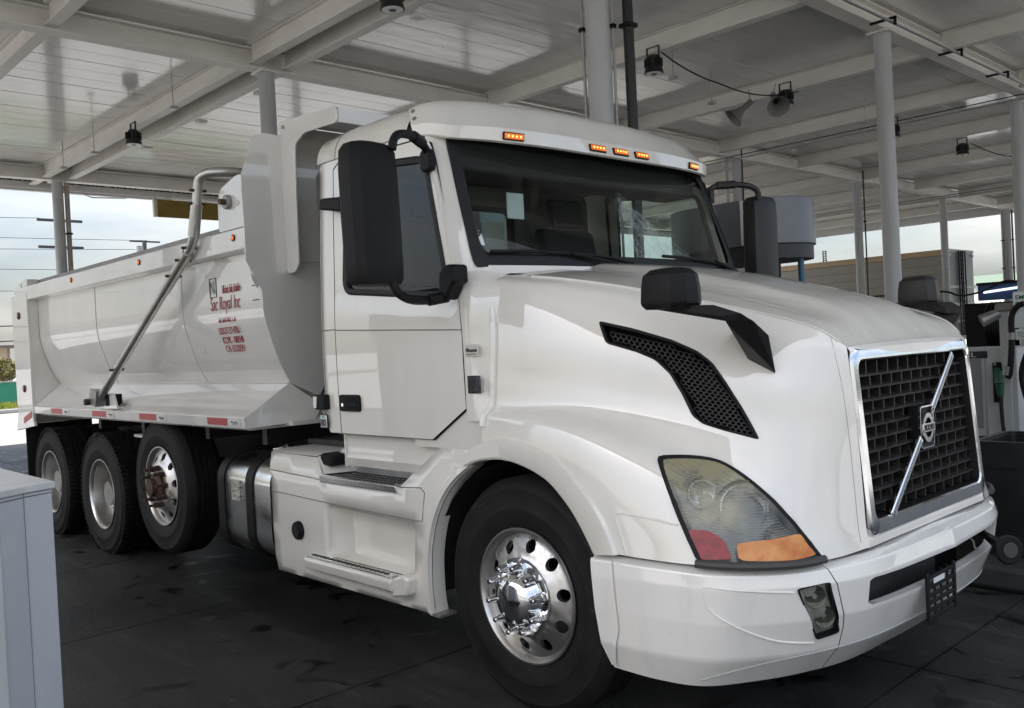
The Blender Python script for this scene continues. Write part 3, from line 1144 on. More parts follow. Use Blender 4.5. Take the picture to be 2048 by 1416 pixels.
def lens_nodes():
    m = bpy.data.materials.new('headlight_lens')
    m.use_nodes = True
    nt = m.node_tree
    b = nt.nodes['Principled BSDF']
    b.inputs['Roughness'].default_value = .18
    b.inputs['Coat Weight'].default_value = 1.
    b.inputs['Coat Roughness'].default_value = .05
    g = nt.nodes.new('ShaderNodeTexCoord')
    n = nt.nodes.new('ShaderNodeTexNoise')
    n.inputs['Scale'].default_value = 5
    n.inputs['Detail'].default_value = 5
    nt.links.new(g.outputs['Object'], n.inputs['Vector'])
    sx = nt.nodes.new('ShaderNodeSeparateXYZ')
    nt.links.new(g.outputs['Object'], sx.inputs[0])
    ad = nt.nodes.new('ShaderNodeMath')
    ad.operation = 'MULTIPLY_ADD'
    nt.links.new(sx.outputs[2], ad.inputs[0])
    ad.inputs[1].default_value = 1.0
    nt.links.new(n.outputs[0], ad.inputs[2])
    c = mixc(nt, rng(nt, ad.outputs[0], .40, .66), (.30, .31, .29), (.52, .47, .28))
    nt.links.new(c, b.inputs['Base Color'])
    wv = nt.nodes.new('ShaderNodeTexWave')
    wv.inputs['Scale'].default_value = 26
    wv.inputs['Distortion'].default_value = .6
    mp = nt.nodes.new('ShaderNodeMapping')
    mp.inputs['Rotation'].default_value = (0, RAD(62), 0)
    nt.links.new(g.outputs['Object'], mp.inputs[0])
    nt.links.new(mp.outputs[0], wv.inputs[0])
    bp = nt.nodes.new('ShaderNodeBump')
    bp.inputs['Strength'].default_value = .35
    bp.inputs['Distance'].default_value = .004
    nt.links.new(wv.outputs[1], bp.inputs['Height'])
    nt.links.new(bp.outputs[0], b.inputs['Normal'])
    t = nt.nodes.new('ShaderNodeBsdfTransparent')
    t.inputs[0].default_value = (.92, .92, .88, 1)
    mx = nt.nodes.new('ShaderNodeMixShader')
    nt.links.new(rng(nt, ad.outputs[0], .32, .62, .14, .55), mx.inputs[0])
    nt.links.new(t.outputs[0], mx.inputs[1])
    nt.links.new(b.outputs[0], mx.inputs[2])
    nt.links.new(mx.outputs[0], nt.nodes['Material Output'].inputs[0])
    return m


LENS = lens_nodes()
AMB = [(4.409, 6.195), (4.805, 5.882), (5.351, 5.41), (5.699, 6.516), (5.373, 6.719), (4.442, 6.787)]
REDP = [(3.74, 6.169), (4.059, 6.025), (4.248, 6.173), (4.36, 6.769), (3.862, 6.872)]
for sgn in (1, -1):
    fx = (lambda a: a) if sgn == 1 else (lambda a: a.mirrored())

    def pobj(name, poly, off, mt, parent, h=.2):
        a, b, c = patch(H, poly, (), h, off, HS)
        if sgn == -1:
            a, b, c = flip(a, b, c)
        return make(name, [tuple(x) for x in a], b, mt, parent, normals=c)
    frm = fx(sweep_ring(H, [(HEAD, -.002), (HEAD, .008), (inset(HEAD, .075), .006), (inset(HEAD, .08), -.055)], HS).fix())
    hl = frm.build('headlight', BLACKP, T, fix=False, smooth=30)
    pobj('lamp_housing', inset(HEAD, .03), -.055, LAMPIN, hl)
    pobj('lens', inset(HEAD, .07), .004, LENS, hl, .12)
    pobj('turn_signal', rpoly(AMB, .15), .0055, AMBERD, hl, .12)
    pobj('red_marker', rpoly(REDP, .15), .0055, REDL, hl, .12)
    for (u, v), r in (((4.42, 4.95), .100), ((3.85, 5.05), .060), ((5.0, 5.55), .052)):
        c = H(u, v) - snorm(H, u, v) * HS * .046
        n = Vector((.75, -.62, .05)).normalized()
        a = n.orthogonal().normalized()
        b = n.cross(a)
        rows = []
        for q in range(6):
            rr = r * math.cos(RAD(15 * q))
            dd = -.6 * r * math.sin(RAD(15 * q)) + .03
            rows.append([c + n * dd + rr * (math.cos(RAD(18 * i)) * a + math.sin(RAD(18 * i)) * b) for i in range(20)])
        rf = MB().grid(rows, True)
        fx(rf.fix()).build('reflector', REFLECT, hl, fix=False)
    rb_ = MB()
    for k in range(30):
        e = k / 29
        a, b = (3.30 + 1.0 * e * .55, 4.75 + 2.05 * e), (4.0 + 1.75 * e ** .6, 4.20 + 1.6 * e ** 1.3)
        pts = []
        for q in range(15):
            t = q / 14
            u, v = a[0] + (b[0] - a[0]) * t, a[1] + (b[1] - a[1]) * t + .18 * math.sin(math.pi * t)
            if inside((u, v), inset(HEAD, .09)):
                pts.append(H(u, v) - snorm(H, u, v) * HS * .004)
        if len(pts) > 2:
            rb_.tube(pts, .0010, 4)
    fx(rb_).build('lens_ribs', mat('lens_rib', (.42, .43, .40), .2, coat=.8), hl, fix=False, kind='stuff')
    # grey trim along the lower edge
    low = [H(u, v) + snorm(H, u, v) * HS * .010 for u, v in spl([(3.85, 6.97), (4.3, 7.0), (4.9, 7.01), (5.45, 7.0), (5.80, 6.92)], 4)]
    fx(MB().tube(low, .016, 8)).build('lower_trim', mat('trim_grey', (.055, .053, .048), .6), hl, fix=False)

# ------------------------------------------------------------------ grille


def GX_(z):
    return 1.240 + (1.535 - z) * .076


def gring(y, z0, z1, r, off):
    return [(GX_(z) + off, yy, z) for yy, z in rrect(-y, y, z0, z1, r, 8)]


m = MB()
m.grid([gring(.588, .808, 1.536, .06, -.03), gring(.586, .810, 1.534, .06, .008), gring(.576, .820, 1.524, .055, .018), gring(.545, .868, 1.490, .045, .020), gring(.539, .874, 1.484, .04, .014)], True)
gs = m.build('grille_surround', CHROME, T, smooth=40)
MB().grid([gring(.539, .874, 1.484, .04, .0138), gring(.5365, .8765, 1.4815, .038, .008), gring(.536, .877, 1.481, .038, -.06)], True).build('grille_well', BLACKP, gs, smooth=40)
mm = MB()
mm.grid([gring(.574, .822, 1.0, .05, .0195), gring(.552, .862, .99, .04, .0225)], True)
# darker lower band of the surround
lb = MB()
lb.prism([(-.565, .828), (.565, .828), (.548, .862), (-.548, .862)], 'x', 1.30, 1.3105)
lb.build('lower_frame_band', GDARK, gs)
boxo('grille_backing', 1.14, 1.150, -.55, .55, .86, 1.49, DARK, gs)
NR = 12
zs = [1.478 - (1.478 - .880) * i / NR for i in range(NR + 1)]
bar = None
for i in range(1, NR):
    z = zs[i]
    b = MB().obox((GX_(z) - .045, 0, z), (.036, 0, -.006), (0, .534, 0), (.001, 0, .0045)).build('grille_bar', GRILLE, gs, fix=False, smooth=0)
fin0 = None
for r in range(NR):
    z = (zs[r] + zs[r + 1]) / 2
    offy = .024 if r % 2 else 0
    for k in range(11):
        y = -.50 + .0975 * k + offy
        if abs(y) > .528:
            continue
        if fin0 is None:
            fin0 = MB().obox((GX_(z) - .048, y, z), (.030, 0, 0), (0, .0035, 0), (0, 0, .0245)).build('grille_fin', GRILLE, gs, fix=False, smooth=0)
            f0 = Vector((GX_(z), y, z))
        else:
            clone(fin0, Vector((GX_(z), y, z)) - f0)
# radiator core seen through the cells
rc = MB()
for i in range(60):
    z = .87 + .62 * i / 60
    rc.box(1.155, 1.16, -.53, .53, z, z + .004)
rc.build('radiator_core', mat('radiator_fins', (.035, .033, .03), .6), gs, fix=False, smooth=0)
# diagonal strip and badge
p0, p1 = Vector((GX_(.868) + .012, -.40, .868)), Vector((GX_(1.47) + .012, .385, 1.47))
dv = (p1 - p0).normalized()
cc = (p0 + p1) / 2
side = dv.cross(Vector((1, 0, .076)).normalized()).normalized()
nn = side.cross(dv).normalized()
for a, b in ((0, .445), (.555, 1)):
    A, B = p0.lerp(p1, a), p0.lerp(p1, b)
    m = MB().obox((A + B) / 2, dv * ((B - A).length / 2), side * .017, nn * .010)
    st = m.build('diagonal_strip', CHROME, gs, bevel=.006, fix=False)
    MB().obox((A + B) / 2 + nn * .0095, dv * ((B - A).length / 2 - .02), side * .007, nn * .002).build('strip_inlay', mat('inlay_grey', (.3, .32, .34), .4, metal=.6), st, fix=False)
cx = GX_(1.178)
bd = MB().prism(rrect(-.066, .074, 1.088, 1.268, .022, 5), 'x', cx - .03, cx + .018).build('badge', BLACKP, gs, bevel=.004)
m = MB()
A, B = rrect(-.066, .074, 1.088, 1.268, .022, 5), rrect(-.060, .068, 1.094, 1.262, .018, 5)
m.grid([[(cx + .018, y, z) for y, z in A], [(cx + .026, y, z) for y, z in A], [(cx + .026, y, z) for y, z in B], [(cx + .018, y, z) for y, z in B]], True)
m.build('badge_rim', CHROME, bd)
EM = mat('emblem_silver', (.7, .7, .7), .22, metal=1.)
m = MB()
rows = []
for r, x in ((.062, .020), (.062, .030), (.042, .030), (.042, .020)):
    rows.append([(cx + x, .004 + r * .86 * math.cos(RAD(10 * i)), 1.175 + r * math.sin(RAD(10 * i))) for i in range(36)])
m.grid(rows + [rows[0]], True)
m.build('emblem_ring', EM, bd)
m = MB()
m.obox((cx + .026, .052, 1.242), (.005, 0, 0), (0, .012, .012), (0, .0035, -.0035))
m.add([(cx + .022, .066, 1.258), (cx + .022, .040, 1.254), (cx + .022, .062, 1.232), (cx + .031, .066, 1.258), (cx + .031, .040, 1.254), (cx + .031, .062, 1.232)], [(0, 1, 2), (3, 5, 4), (0, 3, 4, 1), (1, 4, 5, 2), (2, 5, 3, 0)])
m.build('emblem_arrow', EM, bd, fix=False)
boxo('emblem_bar', cx + .026, cx + .034, -.056, .064, 1.157, 1.194, EM, bd, bevel=.002)
text('emblem_lettering', 'VOLVO', BLKTXT, bd, (cx + .0345, -.047, 1.164), FRONT, .10, .024, bold=.01)

# ------------------------------------------------------------------ bumper
SEAMU = [(3.95, 0), (3.97, 1.0), (4.05, 1.9), (4.27, 3.4), (4.35, 5)]
corner = [(0, 0)] + SEAMU + [(0, 5)]
corner = [(0, 0), (2, 0), (3.93, 0), (3.95, 1.0), (4.03, 1.9), (4.25, 3.4), (4.33, 5), (2, 5), (0, 5)]
FOG = [(3.332, 2.038), (3.92, 1.87), (4.19, 3.50), (3.777, 3.601)]
FOGP = rpoly(FOG, .08, 3)
vs_, f, ns = patch(BS, corner, [FOGP], .12, sign=BSG, lines=[[(0, 1), (3.94, 1)], [(0, 2), (3.30, 2)], [(0, 4), (4.28, 4)]])
a = make('bumper_corner', [tuple(v) for v in vs_], f, BUMPERM, T, normals=ns)
b_, c_, d_ = flip(vs_, f, ns)
b = make('bumper_corner', b_, c_, BUMPERM, T, normals=d_)
mid = [(3.945, 0), (6, 0), (6, 2.08), (4.74, 2.08), (4.66, 2.15), (4.64, 2.80), (4.72, 2.90), (6, 2.90), (6, 5), (4.348, 5), (4.268, 3.4), (4.048, 1.9), (3.967, 1.0)]
vs_, f, ns = patch(BS, mid, [], .12, sign=BSG, lines=[[(3.98, 1), (6, 1)], [(4.07, 2), (6, 2)], [(4.31, 4), (6, 4)]])
x_, y_, z_ = both(vs_, f, ns)
bc = make('bumper_centre', x_, y_, BUMPERM, T, normals=z_)
# thickness of the slot edge and of the whole bumper
sl = [(6, 2.08), (4.74, 2.08), (4.66, 2.15), (4.64, 2.80), (4.72, 2.90), (6, 2.90)]
sl = densify(sl, .15)
sl = [p for p in sl if not (p[0] > 5.98 and 2.1 < p[1] < 2.88)]
m = MB()
m.grid([[BS(u, v) for u, v in sl], [BS(u, v) + Vector((-.045, 0, -.004)) for u, v in sl]])
m.pair('slot_edge', BUMPERM, bc)
m = MB()
rows = [[BS(u / 2, 5) + Vector((0, 0, 0)) for u in range(0, 13)], [BS(u / 2, 5) + Vector((-.05, .03, .02)) for u in range(0, 13)]]
m.grid(rows)
m.pair('bumper_underside', BUMPERM, bc)
m = MB()
rows = [[BS(u / 2, 0) for u in range(0, 13)], [BS(u / 2, 0) + Vector((-.10, .07 * (1 - u / 12), .004)) for u in range(0, 13)]]
m.grid(rows)
m.pair('bumper_ledge', BUMPERM, bc)
m = MB()
m.grid([[BS(0, v / 4) for v in range(0, 21)], [BS(0, v / 4) + Vector((.02, .07, 0)) for v in range(0, 21)]])
m.pair('bumper_end', BUMPERM, bc)
# crease of the lower lip and the curved line on the corner
m = MB()
m.tube([BS(u, v) + snorm(BS, u, v) * BSG * .001 for u, v in spl([(1.9, 4.78), (2.3, 4.50), (3.0, 4.2), (3.6, 4.06), (4.4, 3.99), (5.2, 3.97), (6, 3.97)], 5)], .0022, 5)
m.pair('lip_crease', mat('crease_grey', (.42, .42, .41), .6), bc)
m = MB()
m.tube([BS(u, v) + snorm(BS, u, v) * BSG * .001 for u, v in spl([(3.28, 2.124), (2.374, 1.969), (1.80, 1.79), (1.826, 2.391), (2.039, 2.769), (2.546, 3.208), (3.078, 3.526), (3.75, 3.70)], 5)], .0040, 6)
m.pair('corner_line', BUMPERM, bc)
v, f, n = patch(BS, [(.0, .9), (.34, .95), (.36, 3.5), (.12, 4.85), (0, 4.85)], (), .14, .007, BSG)
make('bumper_edge_band', [tuple(q) for q in v], f, BUMPERM, bc, normals=n)
make('bumper_edge_band', *flip(v, f)[:2], BUMPERM, bc, normals=flip(v, f, n)[2])
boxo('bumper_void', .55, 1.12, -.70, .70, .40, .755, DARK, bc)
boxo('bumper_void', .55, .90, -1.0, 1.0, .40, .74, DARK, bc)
# cooler and brace seen in the slot
boxo('cooler', 1.235, 1.25, -.62, .12, .50, .74, mat('cooler_dark', (.02, .02, .02), .6), bc)
for sgn in (1, -1):
    fx = (lambda q: q) if sgn == 1 else (lambda q: q.mirrored())
    fr = fx(sweep_ring(BS, [(FOGP, .002), (FOGP, .006), (inset(FOGP, .03), .006), (inset(FOGP, .035), -.02)], BSG).fix())
    fg = fr.build('fog_light', BLACKP, T, fix=False, smooth=30)
    for nm, poly, off, mt in (('lamp_housing', inset(FOGP, .02), -.02, mat('fog_housing', (.42, .43, .43), .3, metal=.0, col2=(.2, .2, .2), noise_amt=.8, noise_scale=10)), ('lens', inset(FOGP, .06), .004, LENSG)):
        a, b, c = patch(BS, poly, (), .2, off, BSG)
        if sgn == -1:
            a, b, c = flip(a, b, c)
        make(nm, [tuple(q) for q in a], b, mt, fg, normals=c)
    for (u, v, r) in ((3.72, 2.38, .040), (3.90, 3.04, .040)):
        c = BS(u, v) - snorm(BS, u, v) * BSG * .017
        n = Vector((.8, -.6, 0))
        a, b = Vector((.6, .8, 0)), Vector((0, 0, 1))
        rows = [[c + n * (.004 - .12 * r * math.sin(RAD(15 * q))) + r * math.cos(RAD(15 * q)) * (math.cos(RAD(18 * i)) * a + math.sin(RAD(18 * i)) * b) for i in range(20)] for q in range(6)]
        fx(MB().grid(rows, True).fix()).build('reflector', mat('fog_reflector', (.10, .105, .11), .15, metal=.7, coat=1.), fg, fix=False)
# licence plate bracket
px = 1.372
m = MB()
pb = boxo('plate_bracket', px, px + .012, -.285, -.262, .430, .622, BLACKP, T, bevel=.003)
boxo('bracket_side', px, px + .012, -.02, .003, .430, .622, BLACKP, pb, bevel=.003)
for i, z in enumerate((.434, .464, .494, .522, .556, .592)):
    boxo('bracket_rung', px + .001, px + .010, -.262, -.02, z, z + .017, BLACKP, pb, bevel=.002)
for y in (-.21, -.145, -.08):
    boxo('bracket_rib', px + .002, px + .008, y, y + .012, .432, .62, BLACKP, pb)
boxo('bracket_tag', px + .0105, px + .013, -.225, -.12, .575, .595, WHTTXT, pb)
# tow pin with round disc swung out of the slot
d0 = Vector((1.49, .30, .622))
nd = Vector((.80, -.60, .05)).normalized()
m = MB()
m.cyl(d0 - nd * .014, d0 + nd * .014, .062, n=32)
tw = m.build('tow_disc', BLACKP, T, bevel=.006)
MB().cyl(d0 + nd * .014, d0 + nd * .019, .034, n=24).build('disc_boss', mat('disc_centre', (.04, .04, .042), .3), tw, bevel=.003)
MB().tube([(1.18, .50, .655), (1.33, .46, .648), (1.42, .36, .635), d0 - nd * .002 - Vector((.02, -.03, 0))], .016, 8, rs=[.014, .014, .024, .03]).build('disc_arm', BLACKP, tw)
MB().tube([(1.31, .33, .66), (1.33, .35, .63), (1.33, .36, .60), (1.335, .39, .585)], .004, 5).build('loose_wire', mat('wire_grey', (.3, .3, .3), .5), tw)

# ------------------------------------------------------------------ cab
CZ = [(1.15, -1.180), (1.5, -1.188), (1.75, -1.187), (2.0, -1.178), (2.35, -1.162), (2.66, -1.145)]


def cy_(z):
    if z <= CZ[0][0]:
        return CZ[0][1]
    for i in range(len(CZ) - 1):
        a, b = CZ[i], CZ[i + 1]
        if z <= b[0]:
            t = (z - a[0]) / (b[0] - a[0])
            p = CZ[max(0, i - 1)][1]
            q = CZ[min(len(CZ) - 1, i + 2)][1]
            return cr((p,), (a[1],), (b[1],), (q,), t)[0]
    return CZ[-1][1]


WINQ = [(-1.315, 1.94), (-.41, 1.853), (-.582, 2.545), (-1.285, 2.615)]


def win_dist(x, z):
    p = Vector((x, z))
    if inside((x, z), WINQ):
        return 0.
    d = 9.
    for i in range(4):
        a, b = Vector(WINQ[i]), Vector(WINQ[(i + 1) % 4])
        t = max(0., min(1., (p - a).dot(b - a) / (b - a).length_squared))
        d = min(d, (a + (b - a) * t - p).length)
    return d


def CS(x, z):
    d = 1 - min(1., win_dist(x, z) / .115)
    return Vector((x, cy_(z) + .014 * d * d * (3 - 2 * d) * (1 if x < -.37 else max(0, 1 - (x + .37) / .03)) + .06 * max(0, (-1.50 - x) / .11) ** 2, z))


def cpatch(outline, holes=(), h=.09, off=0.):
    p, f = tri2d(outline, list(holes), h)
    v, n = [], []
    for x, z in p:
        e = .01
        nr = (CS(x + e, z) - CS(x - e, z)).cross(CS(x, z + e) - CS(x, z - e)).normalized()
        if nr.y > 0:
            nr = -nr
        v.append(CS(x, z) + nr * off)
        n.append(nr)
    if sum((v[t[1]] - v[t[0]]).cross(v[t[2]] - v[t[0]]).dot(n[t[0]]) for t in f) < 0:
        f = [tuple(reversed(t)) for t in f]
    return v, f, n


def cpair(name, outline, holes, mt, parents, off=0., h=.09):
    v, f, n = cpatch(outline, holes, h, off)
    a = make(name, [tuple(q) for q in v], f, mt, parents[0], normals=n)
    b = make(name, *flip(v, f)[:2], mt, parents[1], normals=flip(v, f, n)[2])
    return a, b


DOOR = [(-1.39, 1.172), (-.585, 1.172), (-.318, 1.328), (-.318, 1.66), (-.335, 1.88), (-.375, 2.03), (-.50, 2.50), (-.535, 2.60), (-.60, 2.635), (-1.33, 2.66), (-1.39, 2.62)]
CABO = [(-1.61, 1.172), (-1.396, 1.172), (-1.396, 2.626), (-1.333, 2.667), (-.60, 2.642), (-.60, 2.68), (-1.61, 2.68)]
WIN = rpoly([(-1.31, 1.945), (-.445, 1.855), (-.40, 1.95), (-.57, 2.54), (-.64, 2.555), (-1.27, 2.61)], .06, 4)
WIN = rpoly([(-1.315, 1.94), (-.41, 1.853), (-.582, 2.545), (-1.285, 2.615)], .075, 5)
INSET_W = inset(WIN, .022)
cabp = MB()
# rear quarter strip and header of both sides
v, f, n = cpatch(CABO, (), .09)
# roof
rs = [(-1.145, 2.675), (-1.128, 2.755), (-1.075, 2.825), (-.97, 2.862), (-.6, 2.882), (0, 2.89)]
rs = spl(rs, 4)
rs = rs + [(-y, z) for y, z in reversed(rs[:-1])]
xs = [-1.61, -1.56, -1.35, -1.0, -.88, -.78, -.72]
rows = []
for i, x in enumerate(xs):
    dz = (-.05, -.012, 0, 0, -.005, -.02, -.05)[i]
    rows.append([(x, y * (.975 if i == 0 else 1), z + dz * max(0, (z - 2.66) / .22)) for y, z in rs])
cab = MB().grid(rows).build('cab', PAINT, T, smooth=50)
make('quarter_panel', [tuple(q) for q in v], f, PAINT, cab, normals=n)
make('quarter_panel', *flip(v, f)[:2], PAINT, cab, normals=flip(v, f, n)[2])
dr, dl = cpair('door', DOOR, [WIN], PAINT, (T, T), h=.04)
# dark liner behind the shut lines
m = MB()
lin = densify(DOOR, .1)
for i in range(len(lin)):
    p, q = lin[i], lin[(i + 1) % len(lin)]
    c = (-.9, 1.8)
    P_ = [CS(*p), CS(*q)]
    k = [(p[0] + (c[0] - p[0]) * s, p[1] + (c[1] - p[1]) * s) for s in (-.008, .05)]
    l = [(q[0] + (c[0] - q[0]) * s, q[1] + (c[1] - q[1]) * s) for s in (-.008, .05)]
    m.add([CS(*k[0]) + Vector((0, .012, 0)), CS(*k[1]) + Vector((0, .012, 0)), CS(*l[1]) + Vector((0, .012, 0)), CS(*l[0]) + Vector((0, .012, 0))], [(0, 1, 2, 3)])
m.pair('door_liner', DARK, cab)
# window seals, panes
for sgn, d in ((1, dr), (-1, dl)):
    fx = (lambda q: q) if sgn == 1 else (lambda q: q.mirrored())
    ro = [CS(*p) + Vector((0, -.004, 0)) for p in inset(WIN, -.012)]
    r1 = [CS(*p) + Vector((0, -.010, 0)) for p in WIN]
    r2 = [CS(*p) + Vector((0, -.004, 0)) for p in INSET_W]
    r3 = [CS(*p) + Vector((0, .025, 0)) for p in INSET_W]
    fx(MB().grid([ro, r1, r2, r3], True).fix()).build('window_seal', SEAL, d, fix=False)
    v, f, n = cpatch(inset(WIN, .015), (), .2, -.012)
    if sgn == -1:
        v, f, n = flip(v, f, n)
    make('window_pane', [tuple(q) for q in v], f, SG, d, normals=n)
    # belt groove, upper door crease
    fx(MB().tube([CS(-1.385 + 1.065 * i / 10, 1.738 - .045 * i / 10) + Vector((0, .001, 0)) for i in range(11)], .0035, 6)).build('belt_groove', mat('seam_grey', (.2, .2, .19), .6), d, fix=False)
    # handle
    hb = fx(MB().prism(rrect(-1.375, -1.180, 1.295, 1.385, .018), 'y', -1.200, -1.178).fix()).build('door_handle', BLACKP, d, fix=False, bevel=.004)
    fx(MB().prism(rrect(-1.300, -1.195, 1.305, 1.375, .010), 'y', -1.2012, -1.199).fix()).build('handle_recess', DARK, hb, fix=False)
    fx(MB().box(-1.285, -1.20, -1.204, -1.198, 1.318, 1.346)).build('handle_grip', BLACKP, hb, fix=False, bevel=.003)
    fx(MB().cyl((-1.337, -1.199, 1.330), (-1.337, -1.203, 1.330), .010, n=14).fix()).build('lock', CHROME, hb, fix=False)
# seams on the rear quarter
m = MB()
m.tube([CS(-1.605 + .21 * i / 4, 1.742) + Vector((0, .001, 0)) for i in range(5)], .0035, 6)
m.tube([CS(-1.53, z) + Vector((0, .0012, 0)) for z in (1.2, 1.5, 1.742, 2.0, 2.3, 2.64)], .0022, 6)
m.pair('quarter_seam', mat('seam_grey', (.2, .2, .19), .6), cab)
# seams where the roof cap meets the sides
m = MB().tube([(x, -1.146, 2.676) for x in (-1.58, -1.2, -.8, -.66)], .003, 6)
m.pair('roof_seam', mat('seam_grey', (.2, .2, .19), .6), cab)
m = MB().tube([(-1.375, y, z) for y, z in rs[:14]], .003, 6)
m.pair('roof_seam', mat('seam_grey', (.2, .2, .19), .6), cab)
# rear wall with window
rw = rrect(-.36, .36, 2.10, 2.52, .06)
p, f = tri2d([(-1.13, 1.17), (1.13, 1.17), (1.13, 2.62), (1.02, 2.78), (-1.02, 2.78), (-1.13, 2.62)], [rw], .25)
m = MB().add([(-1.602, y, z) for y, z in p], f)
m.add([(-1.565, y, z) for y, z in p], [tuple(reversed(q)) for q in f])
m.build('rear_wall', INTER, cab, fix=False, smooth=0)
make('rear_pane', [(-1.585, y, z) for y, z in rw], [tuple(range(len(rw)))], SG, cab, smooth=0)
m = MB().grid([[(-1.60, y, z) for y, z in inset(rw, -.015)], [(-1.552, y, z) for y, z in inset(rw, -.01)], [(-1.552, y, z) for y, z in inset(rw, .02)], [(-1.60, y, z) for y, z in inset(rw, .02)]], True)
m.build('rear_window_seal', SEAL, cab)
boxo('rear_corner', -1.600, -1.53, -1.10, 1.10, 1.172, 1.24, PAINT, cab)
# front frame around the windshield
FN = [
    [(-.60, -1.135, 2.72), (-.565, -1.085, 2.72), (-.54, -.995, 2.72), (-.49, -.6, 2.72), (-.47, 0, 2.72)],
    [(-.472, -1.166, 2.33), (-.430, -1.118, 2.33), (-.405, -1.025, 2.33), (-.35, -.62, 2.33), (-.325, 0, 2.33)],
    [(-.350, -1.182, 1.93), (-.300, -1.135, 1.93), (-.270, -1.035, 1.93), (-.21, -.63, 1.93), (-.185, 0, 1.93)],
]
for r in FN:
    r += [(x, -y, z) for x, y, z in reversed(r[:-1])]
FS = netf(FN)
FSG = 1 if snorm(FS, 4, 1).x > 0 else -1
WSH = rpoly([(1.66, .16), (6.34, .16), (6.46, 1.84), (1.54, 1.84)], .20, 5)
v, f, n = patch(FS, [(0, 0), (8, 0), (8, 2), (0, 2)], [WSH], .16, sign=FSG)
make('windshield_frame', [tuple(q) for q in v], f, PAINT, cab, normals=n)
WSI = rpoly([(2.03, .25), (5.97, .25), (6.04, 1.70), (1.96, 1.70)], .22, 6)
v, f, n = patch(FS, WSH, [WSI], .10, .004, FSG)
ws = make('windshield_border', [tuple(q) for q in v], f, SEAL, T, normals=n)
sweep_ring(FS, [(inset(WSH, -.03), -.002), (inset(WSH, -.03), .010), (inset(WSH, .06), .012), (inset(WSH, .07), .003)], FSG).build('windshield_seal', SEAL, ws)
v, f, n = patch(FS, inset(WSH, .05), (), .16, -.004, FSG)
make('windshield_pane', [tuple(q) for q in v], f, WS, ws, normals=n)
# sun band inside the top, crack lines, wipers, sticker
m = MB()
cracks = [[(4.05, .75), (4.15, .9), (4.2, 1.05), (4.1, 1.2), (4.22, 1.4), (4.3, 1.62), (4.5, 1.74)], [(4.2, 1.0), (4.35, 1.15), (4.3, 1.35), (4.5, 1.5), (4.62, 1.66), (4.9, 1.72)], [(4.1, 1.2), (4.0, 1.4), (4.06, 1.6), (4.0, 1.75)], [(4.22, 1.4), (4.15, 1.55), (4.22, 1.75)], [(4.35, 1.15), (4.42, 1.3), (4.36, 1.5), (4.44, 1.72)], [(4.5, 1.5), (4.42, 1.6), (4.55, 1.75)]]
for k in range(40):
    a = random.uniform(3.95, 4.7)
    b = random.uniform(1.0, 1.7)
    cracks.append([(a, b), (a + random.uniform(-.08, .08), b + random.uniform(.03, .14))])
for c in cracks:
    c = [(u + random.uniform(-.012, .012), w + random.uniform(-.01, .01)) for u, w in densify(c + [c[-1]], .07)][:-1] if len(c) > 2 else c
    if len(c) > 1:
        m.tube([FS(u, w) + snorm(FS, u, w) * FSG * .0005 for u, w in c], .0006, 4)
m.build('crack_lines', mat('crack_white', (.5, .56, .56), .3), ws, fix=False, kind='stuff')
# crazed, semi clear area round the cracks
def craze():
    m = bpy.data.materials.new('crazed_glass')
    m.use_nodes = True
    nt = m.node_tree
    b = nt.nodes['Principled BSDF']
    b.inputs['Base Color'].default_value = (.70, .78, .77, 1)
    b.inputs['Roughness'].default_value = .35
    t = nt.nodes.new('ShaderNodeBsdfTransparent')
    g = nt.nodes.new('ShaderNodeTexCoord')
    v = nt.nodes.new('ShaderNodeTexVoronoi')
    v.feature = 'DISTANCE_TO_EDGE'
    v.inputs['Scale'].default_value = 26
    nt.links.new(g.outputs['Object'], v.inputs['Vector'])
    mx = nt.nodes.new('ShaderNodeMixShader')
    nt.links.new(rng(nt, v.outputs['Distance'], .0, .16, .22, .06), mx.inputs[0])
    nt.links.new(t.outputs[0], mx.inputs[1])
    nt.links.new(b.outputs[0], mx.inputs[2])
    nt.links.new(mx.outputs[0], nt.nodes['Material Output'].inputs[0])
    return m


v, f, n = patch(FS, [(4.02, .78), (4.2, .95), (4.4, 1.2), (4.5, 1.42), (4.75, 1.6), (5.0, 1.70), (5.1, 1.78), (4.0, 1.78), (4.05, 1.45), (4.0, 1.1)], (), .16, .0012, FSG)
make('crazed_area', [tuple(q) for q in v], f, craze(), ws, normals=n)
for pts in ([(2.1, 1.70), (2.8, 1.69), (3.5, 1.72), (3.9, 1.80)], [(4.35, 1.68), (4.9, 1.70), (5.6, 1.76), (6.15, 1.84)]):
    pp = [FS(u, w) + snorm(FS, u, w) * FSG * .02 for u, w in spl(pts, 4)]
    w = MB().tube(pp, .010, 6).build('wiper', BLACKP, ws, fix=False)
    q = [FS(u, w_) + snorm(FS, u, w_) * FSG * .03 for u, w_ in ([(pts[2][0] - .3, 1.71), (pts[2][0] + .35, 1.86), (pts[2][0] + .75, 1.97)])]
    MB().tube(q, .009, 6).build('wiper_arm', BLACKP, w, fix=False)
v, f, n = patch(FS, [(1.86, 1.44), (1.96, 1.40), (2.06, 1.44), (2.07, 1.60), (1.87, 1.60)], (), .2, .0015, FSG)
stk = make('inspection_tag', [tuple(q) for q in v], f, STICK, ws, smooth=0)
p9 = FS(1.92, 1.50) + snorm(FS, 1.92, 1.5) * FSG * .004
text('tag_digit', '9', BLKTXT, stk, p9, (RAD(74), 0, RAD(52)), .026, .045, bold=.02)
